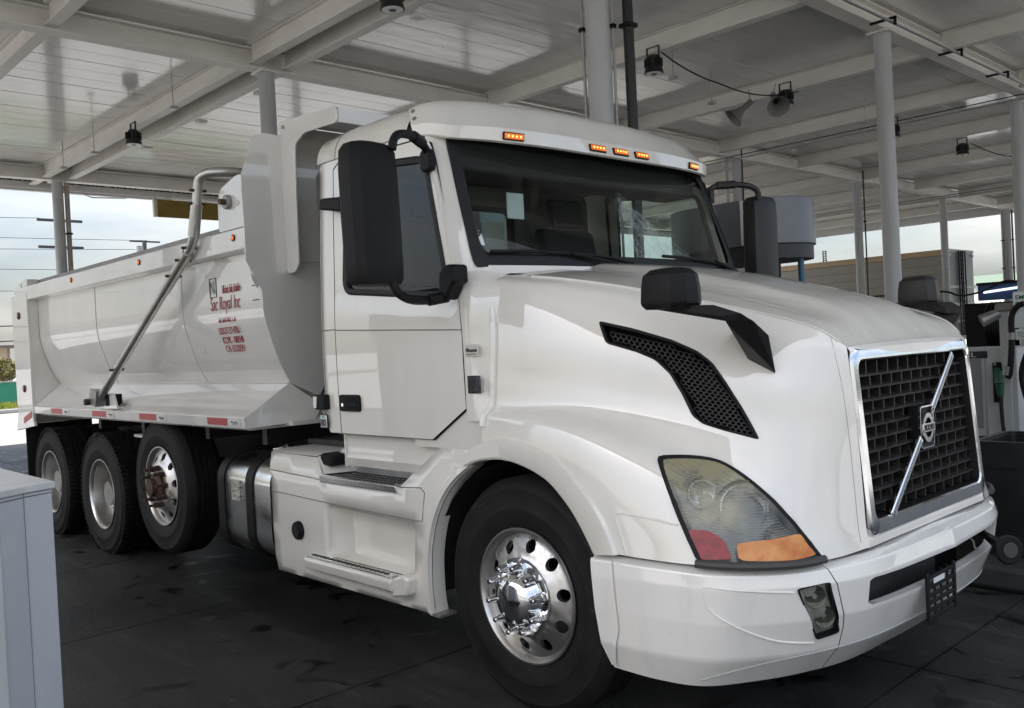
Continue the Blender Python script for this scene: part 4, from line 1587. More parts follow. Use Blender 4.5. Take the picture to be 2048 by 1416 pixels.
# cowl between door and hood, black wiper tray
CN = [
    [(-.350, -1.178, 1.95), (-.315, -1.14, 1.962), (-.26, -1.06, 1.965), (-.16, -.93, 1.925)],
    [(-.330, -1.184, 1.84), (-.285, -1.180, 1.845), (-.235, -1.160, 1.85), (-.13, -1.06, 1.86)],
    [(-.312, -1.188, 1.62), (-.28, -1.187, 1.62), (-.235, -1.176, 1.62), (-.13, -1.095, 1.62)],
    [(-.312, -1.186, 1.27), (-.28, -1.186, 1.27), (-.235, -1.180, 1.27), (-.13, -1.12, 1.27)],
]
CF = netf(CN)
CSG = 1 if snorm(CF, 1, 2).y < 0 else -1
v, f, n = patch(CF, [(0, 0), (3, 0), (3, 3), (0, 3)], (), .2, sign=CSG)
make('cowl_side', [tuple(q) for q in v], f, PAINT, cab, normals=n)
make('cowl_side', *flip(v, f)[:2], PAINT, cab, normals=flip(v, f, n)[2])
boxo('cowl_tray', -.34, -.17, -.99, .99, 1.86, 1.945, SEAL, cab)
boxo('cowl_filler', -.30, -.13, -1.03, 1.03, 1.2, 1.86, PAINT, cab)
boxo('cowl_filler', -.28, -.16, -1.05, 1.05, 1.75, 1.90, PAINT, cab)
# two small plates on the cowl
pl = boxo('cowl_plate', -.292, -.203, -1.194, -1.188, 1.568, 1.622, mat('plate_pale', (.62, .58, .52), .3, metal=.2), T, bevel=.002)
text('plate_lettering', 'Western', BLKTXT, pl, (-.286, -1.196, 1.588), SIDE, .076, .018, bold=-.005)
boxo('plate_line', -.28, -.214, -1.1955, -1.194, 1.577, 1.580, BLKTXT, pl)
pl = boxo('power_plate', -.288, -.200, -1.194, -1.188, 1.398, 1.480, mat('plate_dark', (.08, .08, .085), .25, metal=.8), T, bevel=.004)
for s, z, h in (('D13', 1.458, .016), ('VOLVO', 1.430, .020), ('POWER', 1.404, .020)):
    text('plate_lettering', s, CHROME, pl, (-.280, -1.196, z), SIDE, .072, h, bold=-.004)
# quarter panel lamp and number sticker
lm = MB().prism(rrect(-1.598, -1.497, 1.300, 1.385, .012), 'y', -1.222, -1.176).build('quarter_lamp', BLACKP, T, bevel=.008)
MB().prism([(-1.598, 1.31), (-1.572, 1.31), (-1.560, 1.375), (-1.598, 1.375)], 'y', -1.226, -1.222).build('lens', mat('clear_lens', (.5, .5, .48), .15, coat=1.), lm)
st = boxo('number_sticker', -1.592, -1.516, -1.1905, -1.186, 1.196, 1.272, BLKTXT, T)
boxo('sticker_field', -1.587, -1.521, -1.192, -1.1905, 1.201, 1.267, STICK, st)
boxo('sticker_emblem', -1.570, -1.540, -1.1928, -1.192, 1.251, 1.263, TEAL, st)
text('sticker_digits', '80', BLKTXT, st, (-1.581, -1.194, 1.205), SIDE, .054, .042, bold=.01)
# sill under the door, cab floor
m = MB()
m.grid([[(x, -1.13, 1.175) for x in (-1.45, -1.0, -.45)], [(x, -1.11, 1.10) for x in (-1.45, -1.0, -.45)], [(x, -1.125, 1.03) for x in (-1.45, -1.0, -.45)], [(x, -1.10, .98) for x in (-1.45, -1.0, -.45)]])
m.pair('sill', PAINT, cab)
m = MB().grid([[(x, -1.170, 1.36) for x in (-.75, -.5, -.22)], [(x, -1.160, 1.13) for x in (-.75, -.5, -.22)]])
m.pair('sill_front', PAINT, cab)
boxo('cab_floor', -1.59, -.2, -1.12, 1.12, 1.16, 1.20, INTER, cab)
boxo('sill_rear', -1.452, -1.44, -1.13, 1.13, .98, 1.17, PAINT, cab)
# the interior
boxo('headliner', -1.56, -.60, -1.08, 1.08, 2.66, 2.70, INTER, cab)
m = MB().prism([(-.72, 1.30), (-.30, 1.30), (-.30, 1.90), (-.42, 1.94), (-.62, 1.90), (-.74, 1.72)], 'y', -1.08, 1.08)
dash = m.build('dashboard', mat('dash_dark', (.03, .03, .03), .6), cab, bevel=.02)
boxo('overhead_shelf', -.80, -.56, -1.05, 1.05, 2.50, 2.66, mat('dash_dark', (.03, .03, .03), .6), cab, bevel=.02)
for y in (-.58, .58):
    s = MB().prism(rpoly([(-1.25, 1.62), (-.78, 1.64), (-.78, 1.76), (-1.20, 1.74)], .04), 'y', y - .25, y + .25).build('seat', SEATM, cab, bevel=.03)
    MB().prism(rpoly([(-1.20, 1.70), (-1.10, 1.72), (-1.24, 2.36), (-1.36, 2.36)], .05), 'y', y - .24, y + .24).build('seat_back', SEATM, s, bevel=.05, bseg=3)
    MB().prism(rpoly([(-1.30, 2.37), (-1.23, 2.37), (-1.25, 2.56), (-1.33, 2.56)], .03), 'y', y - .14, y + .14).build('headrest', SEATM, s, bevel=.04, bseg=3)
    boxo('seat_base', -1.22, -.85, y - .2, y + .2, 1.2, 1.62, SEATM, s)
c = Vector((-.78, .58, 1.98))
n = Vector((-.45, 0, .89)).normalized()
a = Vector((0, 1, 0))
b = n.cross(a)
sw = MB().tube([c + .23 * (math.cos(RAD(15 * i)) * a + math.sin(RAD(15 * i)) * b) for i in range(25)], .014, 8).build('steering_wheel', SEATM, cab, fix=False)
MB().cyl(c, c - n * .25, .05, n=12).build('steering_column', SEATM, sw)
bag = MB()
pts = []
for i in range(9):
    row = []
    for j in range(9):
        x = -.62 + .26 * i / 8
        y = -.98 + .42 * j / 8
        h = .15 * max(0, math.sin(math.pi * i / 8)) ** .7 * max(0, math.sin(math.pi * j / 8)) ** .6
        row.append((x, y, 1.945 + h * (.7 + .6 * noise.noise((x * 14, y * 14, 3)))))
    pts.append(row)
bag.grid(pts).build('plastic_bag', glass('bag_film', (.72, .78, .77), rough=.25), cab)
boxo('visor_card', -.70, -.69, -.50, -.38, 2.30, 2.44, STICK, cab)
boxo('notice_card', -1.562, -1.555, .10, .27, 2.25, 2.43, STICK, cab)
MB().tube([(-1.50, -1.0, 2.5), (-1.45, -.9, 2.2), (-1.35, -.82, 1.8)], .03, 6).build('seat_belt', SEATM, cab)

# ------------------------------------------------------------------ sun visor with marker lamps
VS = [  # bottom, crease, upper front, top rear
    [(-.636, -1.160, 2.656), (-.650, -1.165, 2.712), (-.720, -1.120, 2.805), (-.78, -1.08, 2.815)],
    [(-.545, -1.130, 2.650), (-.548, -1.135, 2.705), (-.665, -1.080, 2.828), (-.76, -1.02, 2.845)],
    [(-.465, -1.060, 2.628), (-.458, -1.060, 2.685), (-.600, -1.000, 2.840), (-.74, -.93, 2.865)],
    [(-.385, -.870, 2.620), (-.374, -.865, 2.682), (-.540, -.820, 2.848), (-.73, -.78, 2.875)],
    [(-.325, -.560, 2.613), (-.325, -.555, 2.680), (-.510, -.550, 2.855), (-.72, -.53, 2.885)],
    [(-.300, -.260, 2.607), (-.315, -.260, 2.681), (-.475, -.260, 2.853), (-.71, -.26, 2.885)],
    [(-.290, 0, 2.603), (-.312, 0, 2.681), (-.462, 0, 2.848), (-.70, 0, 2.885)],
]
VS += [[(x, -y, z) for x, y, z in r] for r in reversed(VS[:-1])]
VSF = netf([[r[0], r[1]] for r in VS])
VSU = netf([[r[1], r[2], r[3]] for r in VS])
VN = 1 if snorm(VSF, .5, 6).x > 0 else -1
VN2 = 1 if snorm(VSU, .5, 6).x > 0 else -1
p_, f_, n_ = patch(VSU, [(0, 0), (2, 0), (2, 12), (0, 12)], (), .18, sign=VN2)
vis = make('sun_visor', [tuple(q) for q in p_], f_, PAINT, T, normals=n_)
p_, f_, n_ = patch(VSF, [(0, 0), (1, 0), (1, 12), (0, 12)], (), .18, sign=VN)
make('visor_band', [tuple(q) for q in p_], f_, PAINT, vis, normals=n_)
lo = [VSF(0, i / 4) for i in range(49)]
MB().grid([lo, [p + Vector((-.022, 0, -.004)) for p in lo], [p + Vector((-.035, 0, .03)) for p in lo]]).build('visor_lip', PAINT, vis)
MB().grid([[p + Vector((-.036, 0, .028)) for p in lo], [Vector((-.62 if abs(p.y) < .95 else p.x - .05, p.y * .97, 2.72)) for p in lo]]).build('visor_underside', SEAL, vis)
# wedge shaped flutes on the top of the visor
for s in (-1, 1):
    MB().add([(-.405, s * .58, 2.765), (-.56, s * .74, 2.845), (-.56, s * .60, 2.880), (-.70, s * .28, 2.892), (-.47, s * .26, 2.848), (-.74, s * .76, 2.87)], [(0, 1, 2), (0, 2, 4), (2, 3, 4), (1, 5, 2), (2, 5, 3)]).build('visor_flute', PAINT, vis, smooth=0)
for a in (.30, .72):
    for b in (.30, 11.70):
        o = VSU(a, b)
        n = snorm(VSU, a, b) * VN2
        MB().cyl(o - n * .004, o + n * .006, .011, n=12).build('visor_bolt', STEEL, vis)


def marker(y):
    u = .42
    # find the station with this y
    a, b = 0., 12.
    for _ in range(40):
        c = (a + b) / 2
        if VSF(u, c).y < y:
            a = c
        else:
            b = c
    o = VSF(u, a)
    n = snorm(VSF, u, a) * VN
    t = (VSF(u, a + .05) - VSF(u, a - .05)).normalized()
    w = n.cross(t).normalized()
    bz = MB().obox(o + n * .004, t * .062, w * .020, n * .006).build('marker_lamp', BLACKP, vis, fix=False, bevel=.004)
    MB().obox(o + n * .010, t * .056, w * .014, n * .005).build('marker_lens', AMBER, bz, fix=False, bevel=.003)
    for k in range(4):
        MB().cyl(o + n * .0152 + t * (-.036 + .024 * k), o + n * .0162 + t * (-.036 + .024 * k), .0055, n=10).build('marker_led', LED, bz)


for y in (-.757, -.187, 0, .187, .757):
    marker(y)

# ------------------------------------------------------------------ mirrors
for sgn, mm_ in ((1, BLACKP), (-1, DUSTP)):
    fx = (lambda q: q) if sgn == 1 else (lambda q: q.mirrored())
    # housing: sections from top to bottom, each a ring in plan
    rows = []
    for z, k, d in ((2.525, .62, .5), (2.518, .85, .75), (2.49, .98, .93), (2.40, 1.02, 1.0), (2.2, 1.03, 1.02), (2.0, 1.02, 1.0), (1.93, .99, .95), (1.905, .88, .8), (1.897, .6, .5)):
        c = (-.395, -1.585)
        ring = [(-.070, -.125), (-.055, -.130), (.02, -.125), (.055, -.095), (.064, -.02), (.052, .06), (.02, .120), (-.055, .128), (-.07, .122), (-.072, 0)]
        rows.append([(c[0] + x * d, c[1] + y * k + .02 * (2.2 - z), z) for x, y in ring])
    m = MB().grid(rows, True)
    n = len(rows[0])
    k0 = 0
    m.f += [tuple(range(n - 1, -1, -1)), tuple(range((len(rows) - 1) * n, len(rows) * n))]
    mr = fx(m.fix()).build('wing_mirror', mm_, T, fix=False, smooth=28)
    fx(MB().add([(-.469, -1.70, 1.94), (-.469, -1.47, 1.94), (-.469, -1.475, 2.49), (-.469, -1.695, 2.49)], [(0, 3, 2, 1)])).build('mirror_glass', CHROME, mr, fix=False)
    fx(MB().tube(spl([(-.36, -1.50, 2.50), (-.36, -1.485, 2.55), (-.38, -1.43, 2.582), (-.43, -1.32, 2.592), (-.50, -1.22, 2.585), (-.535, -1.15, 2.545)], 4), .02, 8, rs=None)).build('upper_arm', mm_, mr, fix=False)
    fx(MB().tube([(-.428, -1.325, 2.593), (-.50, -1.22, 2.587)], .027, 10)).build('arm_sleeve', mm_, mr, fix=False)
    fx(MB().prism(rrect(-.575, -.490, 2.46, 2.57, .03), 'y', -1.185, -1.145).fix()).build('upper_foot', mm_, mr, fix=False, bevel=.012)
    fx(MB().tube(spl([(-.37, -1.53, 1.93), (-.36, -1.51, 1.87), (-.365, -1.44, 1.838), (-.385, -1.33, 1.835), (-.375, -1.26, 1.84), (-.36, -1.225, 1.865)], 4), .021, 8)).build('lower_arm', mm_, mr, fix=False)
    fx(MB().cyl((-.385, -1.32, 1.835), (-.365, -1.225, 1.85), .028, n=12).fix()).build('arm_joint', mm_, mr, fix=False)
    fx(MB().prism(rpoly([(-.385, 1.84), (-.335, 1.83), (-.285, 1.90), (-.255, 1.905), (-.255, 1.99), (-.33, 1.995), (-.38, 1.96)], .02), 'y', -1.262, -1.18).fix()).build('lower_foot', mm_, mr, fix=False, bevel=.014)
    # hood mirror on its angular stalk
    rows = []
    for z, k, d in ((1.872, .35, .4), (1.866, .7, .7), (1.845, .93, .93), (1.80, 1.0, 1.0), (1.745, 1.03, 1.03), (1.733, 1.0, 1.0), (1.718, .95, .8)):
        c = (.832, -1.11)
        ring = [(-.085, -.085), (-.04, -.098), (.05, -.085), (.088, -.04), (.095, .02), (.07, .075), (0, .095), (-.082, .085), (-.09, 0)]
        rows.append([(c[0] + x * d, c[1] + y * k, z) for x, y in ring])
    m = MB().grid(rows, True)
    n = len(rows[0])
    m.f += [tuple(range(n - 1, -1, -1)), tuple(range((len(rows) - 1) * n, len(rows) * n))]
    hm = fx(m.fix()).build('hood_mirror', mm_, T, fix=False, smooth=28)
    st = MB()
    fa = [(.75, -1.15, 1.736), (.75, -1.15, 1.725), (1.0, -1.10, 1.722), (1.02, -1.10, 1.676), (1.033, -1.08, 1.661), (1.075, -1.04, 1.686), (1.088, -1.0, 1.660)]
    st.hull([Vector(q) for q in fa] + [Vector(q) + Vector((-.05, .085, .0)) for q in fa])
    n1 = snorm(H, 4.99, 1.82) * HS
    tip, l3 = H(4.99, 1.823) + n1 * .006, H(4.546, 1.641) + n1 * .022
    fb = [Vector((1.033, -1.08, 1.661)), Vector((1.075, -1.04, 1.686)), Vector((1.09, -.985, 1.658)), Vector((1.092, -.885, 1.60)), tip + n1 * .012, l3 + n1 * .02]
    st.hull(fb + [tip - n1 * .02, l3 - n1 * .03, H(4.85, 1.1) + n1 * .01, H(4.45, 1.1) + n1 * .01, Vector((.985, -1.0, 1.68))])
    fx(st.fix()).build('mirror_stalk', mm_, hm, fix=False, smooth=15, bevel=.005)
# grab handle and small lamp beside the right mirror
MB().prism(rpoly([(-1.42, 2.40), (-1.20, 2.36), (-1.20, 2.44), (-1.40, 2.46)], .02), 'y', -1.24, -1.155).build('side_deflector', BLACKP, T, bevel=.015)

# ------------------------------------------------------------------ side fairing with steps, fuel tank
SK = [(-2.127, .315), (-.598, .322), (-.602, .517), (-.592, .63), (-.561, .74), (-.525, .82), (-.483, .893), (-.435, .955), (-.381, 1.007), (-.335, 1.04), (-.300, 1.062), (-.330, 1.272), (-.362, 1.268), (-.835, .922), (-1.570, .935), (-1.64, 1.025), (-2.173, 1.03)]
REC = rpoly([(-1.505, .768), (-.700, .755), (-.735, .480), (-1.505, .480)], .03, 3)


def SY(x, z):
    y = -1.222
    if z > .80:
        y += .035 * ((z - .80) / .25) ** 2
    if z < .42:
        y += .03 * ((.42 - z) / .1) ** 1.5 * .4
    return Vector((x, y, z))


def spatch(outline, holes, h, off=0.):
    p, f = tri2d(outline, holes, h)
    v = [SY(x, z) + Vector((0, -off, 0)) for x, z in p]
    if sum((v[t[1]] - v[t[0]]).cross(v[t[2]] - v[t[0]]).y for t in f) > 0:
        f = [tuple(reversed(t)) for t in f]
    return v, f


for sgn in (1, -1):
    fx = (lambda q: q) if sgn == 1 else (lambda q: q.mirrored())
    v, f = spatch(SK, [REC], .08)
    m = MB().add(v, f)
    sk = fx(m).build('side_fairing', PAINT, T, fix=False, smooth=30)
    sm = sk.modifiers.new('thick', 'SOLIDIFY')
    sm.thickness = .012
    sm.offset = -1
    # rolled arch edge at the front
    arch = [SY(x, z) + Vector((0, -.004, 0)) for x, z in spl(SK[1:11], 4)]
    fx(MB().grid([[p + Vector((-.05, .003, .012)) for p in arch], [p + Vector((-.035, -.012, .008)) for p in arch], [p + Vector((-.004, -.012, 0)) for p in arch], [p for p in arch], [p + Vector((0, .09, 0)) for p in arch]]).fix()).build('arch_lip', PAINT, sk, fix=False, smooth=40)
    # top return of the rear box
    fx(MB().grid([[SY(x, 1.03) for x in (-2.173, -1.9, -1.645)], [(x, -1.15, 1.045) for x in (-2.17, -1.9, -1.64)], [(x, -.80, 1.045) for x in (-2.16, -1.9, -1.62)]]).fix()).build('fairing_top', PAINT, sk, fix=False)
    # recess around the lower step
    rb = [(x * .96 - .045 + (0 if x > -1.2 else .03), -1.09, z) for x, z in REC]
    rf = [SY(x, z) for x, z in REC]
    m = MB().grid([rf, rb], True)
    fx(m.fix()).build('step_recess', PAINT, sk, fix=False)
    m = MB().add(rb, [tuple(range(len(rb)))])
    fx(m.fix()).build('recess_back', PAINT, sk, fix=False)
    # lower step: body, end cap, tread plate with punched slots
    fx(MB().prism(rpoly([(-1.275, .400), (-1.05, .40), (-1.05, .468), (-1.275, .468), (-1.285, .45)], .012), 'x', -1.70, -.86).fix()).build('lower_step', PAINT, sk, fix=False, bevel=.008)
    fx(MB().prism([(-.86, .372), (-.735, .40), (-.715, .49), (-.76, .505), (-.86, .470)], 'y', -1.278, -1.10).fix()).build('step_end', PAINT, sk, fix=False, bevel=.015)
    for nm, x0, x1, y0, y1, z in (('lower_tread', -1.685, -.865, -1.270, -1.10, .476), ('upper_tread', -1.575, -.848, -1.228, -1.03, .930)):
        tr = fx(MB().box(x0, x1, y0, y1, z - .035, z)).build(nm, ALU, sk, fix=False, bevel=.004)
        s = MB()
        for r in range(4):
            for k in range(17):
                xx = x0 + .035 + (x1 - x0 - .07) * (k + (.5 if r % 2 else 0)) / 17
                yy = y0 + .03 + (y1 - y0 - .05) * r / 3
                s.obox((xx, yy, z + .0015), (.0125, .004, 0), (-.003, .008, 0), (0, 0, .002))
        fx(s).build('tread_slots', mat('slot_dark', (.03, .03, .028), .7), tr, fix=False, smooth=0, kind='stuff')
    # wall behind the upper step and the wedge up to the fender
    fx(MB().grid([[(x, -1.03, .93) for x in (-1.60, -1.2, -.60)], [(x, -1.06, 1.03) for x in (-1.60, -1.2, -.52)], [(x, -1.05, 1.06) for x in (-1.60, -1.2, -.50)]]).fix()).build('step_back', mat('galvanised_back', (.5, .5, .49), .35, metal=.4, col2=(.62, .62, .6), noise_amt=.8, noise_scale=18), sk, fix=False)
    fx(MB().add([(-1.570, -1.20, .936), (-1.64, -1.192, 1.03), (-1.64, -1.02, 1.045), (-1.50, -1.02, 1.03), (-1.50, -1.03, .936)], [(0, 4, 3, 2, 1)]).fix()).build('fairing_shoulder', PAINT, sk, fix=False)
    fx(MB().prism(rpoly([(-1.655, .985), (-1.52, .975), (-1.50, 1.035), (-1.625, 1.05)], .02), 'y', -1.18, -1.07).fix()).build('air_slot', DARK, sk, fix=False, bevel=.012)
    fx(MB().add([SY(-.835, .922), SY(-.362, 1.268), (-.36, -1.12, 1.28), (-.80, -1.05, .95)], [(0, 1, 2, 3)]).fix()).build('wedge_return', PAINT, sk, fix=False)
    # round access cap
    cp = fx(MB().cyl((-1.832, -1.222, .592), (-1.832, -1.246, .592), .056, .052, 28).fix()).build('access_cap', BLACKP, sk, fix=False, bevel=.004)
    fx(MB().cyl((-1.832, -1.246, .592), (-1.832, -1.252, .592), .040, n=24).fix()).build('cap_centre', SEAL, cp, fix=False)
    # panel crease
    m = MB().tube([SY(x, z) + Vector((0, -.001, 0)) for x, z in ((-2.15, .798), (-1.5, .782), (-.70, .770), (-.645, .775), (-.625, .915), (-.66, .935), (-.83, .924))], .0028, 6)
    fx(m).build('panel_crease', mat('seam_grey', (.2, .2, .19), .6), sk, fix=False)
    m = MB().tube([SY(x, z) + Vector((0, -.001, 0)) for x, z in ((-2.17, .925), (-1.58, .905))], .0025, 6)
    fx(m).build('panel_seam', mat('seam_grey', (.2, .2, .19), .6), sk, fix=False)
    fx(MB().box(-.62, -.54, -1.225, -1.12, .318, .330)).build('lower_bracket', STEEL, sk, fix=False)
    # fuel tank
    sec = rrect(-1.235, -.60, .345, .985, .17, 8)
    tk = fx(MB().grid([[(-2.86, y * .97 - .03, z * .97 + .02) for y, z in sec], [(-2.845, y, z) for y, z in sec], [(-2.14, y, z) for y, z in sec]], True).add([(-2.86, y * .97 - .03, z * .97 + .02) for y, z in sec], [tuple(range(len(sec)))]).fix()).build('fuel_tank', ALU, T, fix=False, smooth=40)
    for xx in (-2.79, -2.40):
        so = rrect(-1.243, -.592, .337, .993, .178, 8)
        fx(MB().grid([[(xx - .045, y, z) for y, z in sec], [(xx - .045, y, z) for y, z in so], [(xx + .045, y, z) for y, z in so], [(xx + .045, y, z) for y, z in sec]], True).fix()).build('tank_strap', BLACKP, tk, fix=False)
    fc = fx(MB().cyl((-2.42, -.98, .97), (-2.42, -1.0, 1.035), .05, n=24).fix()).build('tank_cap', CHROME, tk, fix=False, bevel=.006)
    fx(MB().box(-2.64, -2.53, -1.2415, -1.2360, .70, .83)).build('tank_label', mat('label_cream', (.55, .53, .45), .6, col2=(.15, .15, .13), noise_amt=.9, noise_scale=40, stretch=(.3, 1, 3), lo=.5, hi=.56), tk, fix=False)

# ------------------------------------------------------------------ chassis
ch = boxo('chassis_rail', -7.1, 1.0, -.47, -.40, .78, 1.03, CHASSIS, T)
boxo('chassis_rail', -7.1, 1.0, .40, .47, .78, 1.03, CHASSIS, T)
for x in (-6.9, -5.9, -4.6, -3.3, -2.0, -.8):
    boxo('cross_member', x, x + .12, -.395, .395, .80, 1.0, CHASSIS, ch)
for x, z in ((0, .505), (-3.94, .66), (-5.18, .505), (-6.55, .505)):
    MB().cyl((x, -1.0, z), (x, 1.0, z), .075, n=14).build('axle', CHASSIS, ch)
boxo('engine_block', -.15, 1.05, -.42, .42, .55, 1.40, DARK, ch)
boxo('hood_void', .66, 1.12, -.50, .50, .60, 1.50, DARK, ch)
boxo('drop_box', -2.05, -1.7, -.38, .38, .45, .9, CHASSIS, ch)
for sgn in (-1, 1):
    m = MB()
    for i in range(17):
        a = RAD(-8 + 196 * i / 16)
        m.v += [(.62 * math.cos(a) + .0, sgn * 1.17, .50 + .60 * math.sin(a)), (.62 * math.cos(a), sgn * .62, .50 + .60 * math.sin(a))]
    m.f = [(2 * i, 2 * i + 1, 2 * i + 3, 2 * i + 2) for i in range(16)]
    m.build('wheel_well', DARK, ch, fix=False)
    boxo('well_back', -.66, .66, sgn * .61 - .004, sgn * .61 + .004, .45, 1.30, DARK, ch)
    boxo('frame_step', -2.2, -1.65, sgn * .72 - .2, sgn * .72 + .2, 1.05, 1.08, CHASSIS, ch)
boxo('sub_frame', -7.1, -1.75, -.50, .50, 1.035, 1.155, DUMP, T)
for x in (-2.55, -3.4, -4.6, -5.6):
    boxo('sub_bracket', x, x + .06, -1.05, 1.05, 1.04, 1.16, CHASSIS, ch)
boxo('frame_plate', -1.90, -1.84, -.62, -.56, .98, 1.14, CHASSIS, ch)
boxo('air_tank_bracket', -4.75, -4.45, -1.06, -.98, 1.00, 1.022, WHITET, ch)

# ------------------------------------------------------------------ wheels
R_T = .522


def tyre_mesh(yo, d, z0, lug, R_=R_T):
    """yo: y of the outer sidewall, d: +1 when inward is +y"""
    W = .285
    pr = [(.286, .045), (.300, .018), (.325, .006), (.37, -.004), (.385, -.006), (.392, -.003), (.43, -.005), (.462, .000), (.47, -.002), (.486, .008), (.503, .022), (.514, .040)]
    mid_ = []
    gro = (.078, .117, .158, .198) if not lug else (.10, .1425, .185)
    for g in gro:
        mid_ += [(R_, g - .007), (R_ - .012, g - .004), (R_ - .012, g + .004), (R_, g + .007)]
    prof = pr + [(R_, .052)] + mid_ + [(R_, W - .052)] + [(r, W - y) for r, y in reversed(pr)]
    return [(r, yo * 0 + d * y) for r, y in prof]


def flat_bottom(m, zc):
    m.v = [(x, y, max(z, .001)) for x, y, z in m.v]
    return m


def rim_plate(c, d, prof, hole_r, hole_c, nh=10, r_out=.272, r_in=.05):
    """disc with hand holes, y given by profile of (r, y)"""
    outl = [(r_out * math.cos(RAD(7.5 * i)), r_out * math.sin(RAD(7.5 * i))) for i in range(48)]
    holes = [[(r_in * math.cos(RAD(-20 * i)), r_in * math.sin(RAD(-20 * i))) for i in range(18)]]
    for k in range(nh):
        a = RAD(360 * k / nh + 9)
        holes.append([(hole_c * math.cos(a) + hole_r * math.cos(RAD(24 * i)), hole_c * math.sin(a) + hole_r * math.sin(RAD(24 * i))) for i in range(15)])
    p, f = tri2d(outl, holes, .022)

    def fy(r):
        for i in range(len(prof) - 1):
            a, b = prof[i], prof[i + 1]
            if a[0] <= r <= b[0]:
                t = (r - a[0]) / (b[0] - a[0])
                t = t * t * (3 - 2 * t)
                return a[1] + (b[1] - a[1]) * t
        return prof[-1][1] if r > prof[-1][0] else prof[0][1]
    m = MB().add([(c[0] + x, c[1] + d * fy(math.hypot(x, z)), c[2] + z) for x, z in p], f)
    # sleeves of the hand holes
    for h in holes[1:]:
        m.grid([[(c[0] + x, c[1] + d * fy(math.hypot(x, z)), c[2] + z) for x, z in h], [(c[0] + x, c[1] + d * (fy(math.hypot(x, z)) + .022), c[2] + z) for x, z in h]], True)
    return m


def lip(c, d, depth):
    pr = [(.286, .040), (.298, .012), (.302, .008), (.300, .004), (.292, .004), (.284, .012), (.275, .024), (.272, .034), (.268, depth), (.262, depth)]
    return [(r, d * y) for r, y in pr]


def wheel(x, yo, z, d, kind, name='wheel'):
    c = (x, yo, z)
    if kind == 'steer' or kind == 'pusher':
        prof = [(.0, -.012), (.150, -.012), (.176, -.010), (.190, .008), (.225, .022), (.255, .038), (.272, .036)]
        m = rim_plate(c, d, prof, .0285, .2235)
        m.lathe_y(c, lip(c, d, .12), 64, False)
    else:
        m = MB()
        m.lathe_y(c, lip(c, d, .165) + [(.255, d * .172), (.19, d * .150), (.10, d * .150), (.0001, d * .150)], 64, False)
    w = m.build(name, WHEELALU, T, smooth=32)
    t = MB().lathe_y(c, tyre_mesh(yo, d, z, kind == 'dual'), 96)
    if kind != 'pusher':
        flat_bottom(t, z)
    t.build('tyre', RUBBER, w, smooth=28)
    if kind == 'dual':
        l = MB()
        for k in range(84):
            a = RAD(360 * k / 84)
            for yy in (.035, .25):
                r = R_T - .006
                ca, sa = math.cos(a), math.sin(a)
                if z + r * sa < .02:
                    continue
                l.obox((x + r * ca, yo + d * yy, z + r * sa), (-.0105 * sa, 0, .0105 * ca), (0, .027, 0), (.011 * ca, 0, .011 * sa))
            for yy in (.12, .165):
                r = R_T
                ca, sa = math.cos(a + .03 * (yy > .13)), math.sin(a + .03 * (yy > .13))
                if z + r * sa < .02:
                    continue
                l.obox((x + r * ca, yo + d * yy, z + r * sa), (-.012 * sa, .004, .012 * ca), (0, .017, 0), (.006 * ca, 0, .006 * sa))
        l.build('tread_lugs', RUBBER, w, fix=False, smooth=0, kind='stuff')
        MB().cyl((x, yo + d * .15, z), (x, yo + d * .06, z), .12, .10, 24).build('hub', WHEELALU, w)
        for k in range(10):
            a = RAD(36 * k)
            MB().cyl((x + .1425 * math.cos(a), yo + d * .15, z + .1425 * math.sin(a)), (x + .1425 * math.cos(a), yo + d * .11, z + .1425 * math.sin(a)), .017, n=6).build('lug_nut', STEEL, w)
    if kind == 'steer':
        MB().lathe_y(c, [(r, d * y) for r, y in ((.172, -.011), (.172, -.016), (.160, -.020), (.128, -.020), (.118, -.030), (.112, -.055), (.098, -.078), (.06, -.094), (.0005, -.099))], 48, False).build('hub_cover', CHROME, w, smooth=40)
        for k in range(10):
            a = RAD(36 * k + 9)
            ca, sa = math.cos(a), math.sin(a)
            nut = MB()
            pp = [(x + .1425 * ca, yo + d * yy, z + .1425 * sa) for yy in (-.016, -.040, -.088, -.094)]
            nut.cyl(pp[0], pp[1], .0235, .022, 6)
            nut.cyl(pp[1], pp[2], .019, .0125, 14)
            nut.cyl(pp[2], pp[3], .0125, .008, 14)
            nut.build('lug_nut', CHROME, w)
    if kind == 'pusher':
        MB().lathe_y(c, [(r, d * y) for r, y in ((.11, -.010), (.11, -.03), (.095, -.045), (.07, -.05), (.065, -.085), (.0005, -.09))], 20, False).build('hub', RUST, w)
        for k in range(10):
            a = RAD(36 * k + 9)
            ca, sa = math.cos(a), math.sin(a)
            p0, p1, p2 = [(x + .1425 * ca, yo + d * yy, z + .1425 * sa) for yy in (-.010, -.045, -.09)]
            MB().cyl(p0, p1, .021, n=6).cyl(p1, p2, .011, n=8).build('lug_nut', RUST, w)
    return w


for sgn in (-1, 1):
    d = -sgn
    wheel(0, sgn * 1.175, .505, d, 'steer')
    wheel(-3.94, sgn * 1.185, .672, d, 'pusher')
    for x in (-5.18, -6.55):
        wheel(x, sgn * 1.205, .505, d, 'dual')
        t = MB().lathe_y((x, sgn * .875, .505), tyre_mesh(0, d, .505, True), 64)
        flat_bottom(t, .5).build('inner_tyre', RUBBER, T, smooth=28)
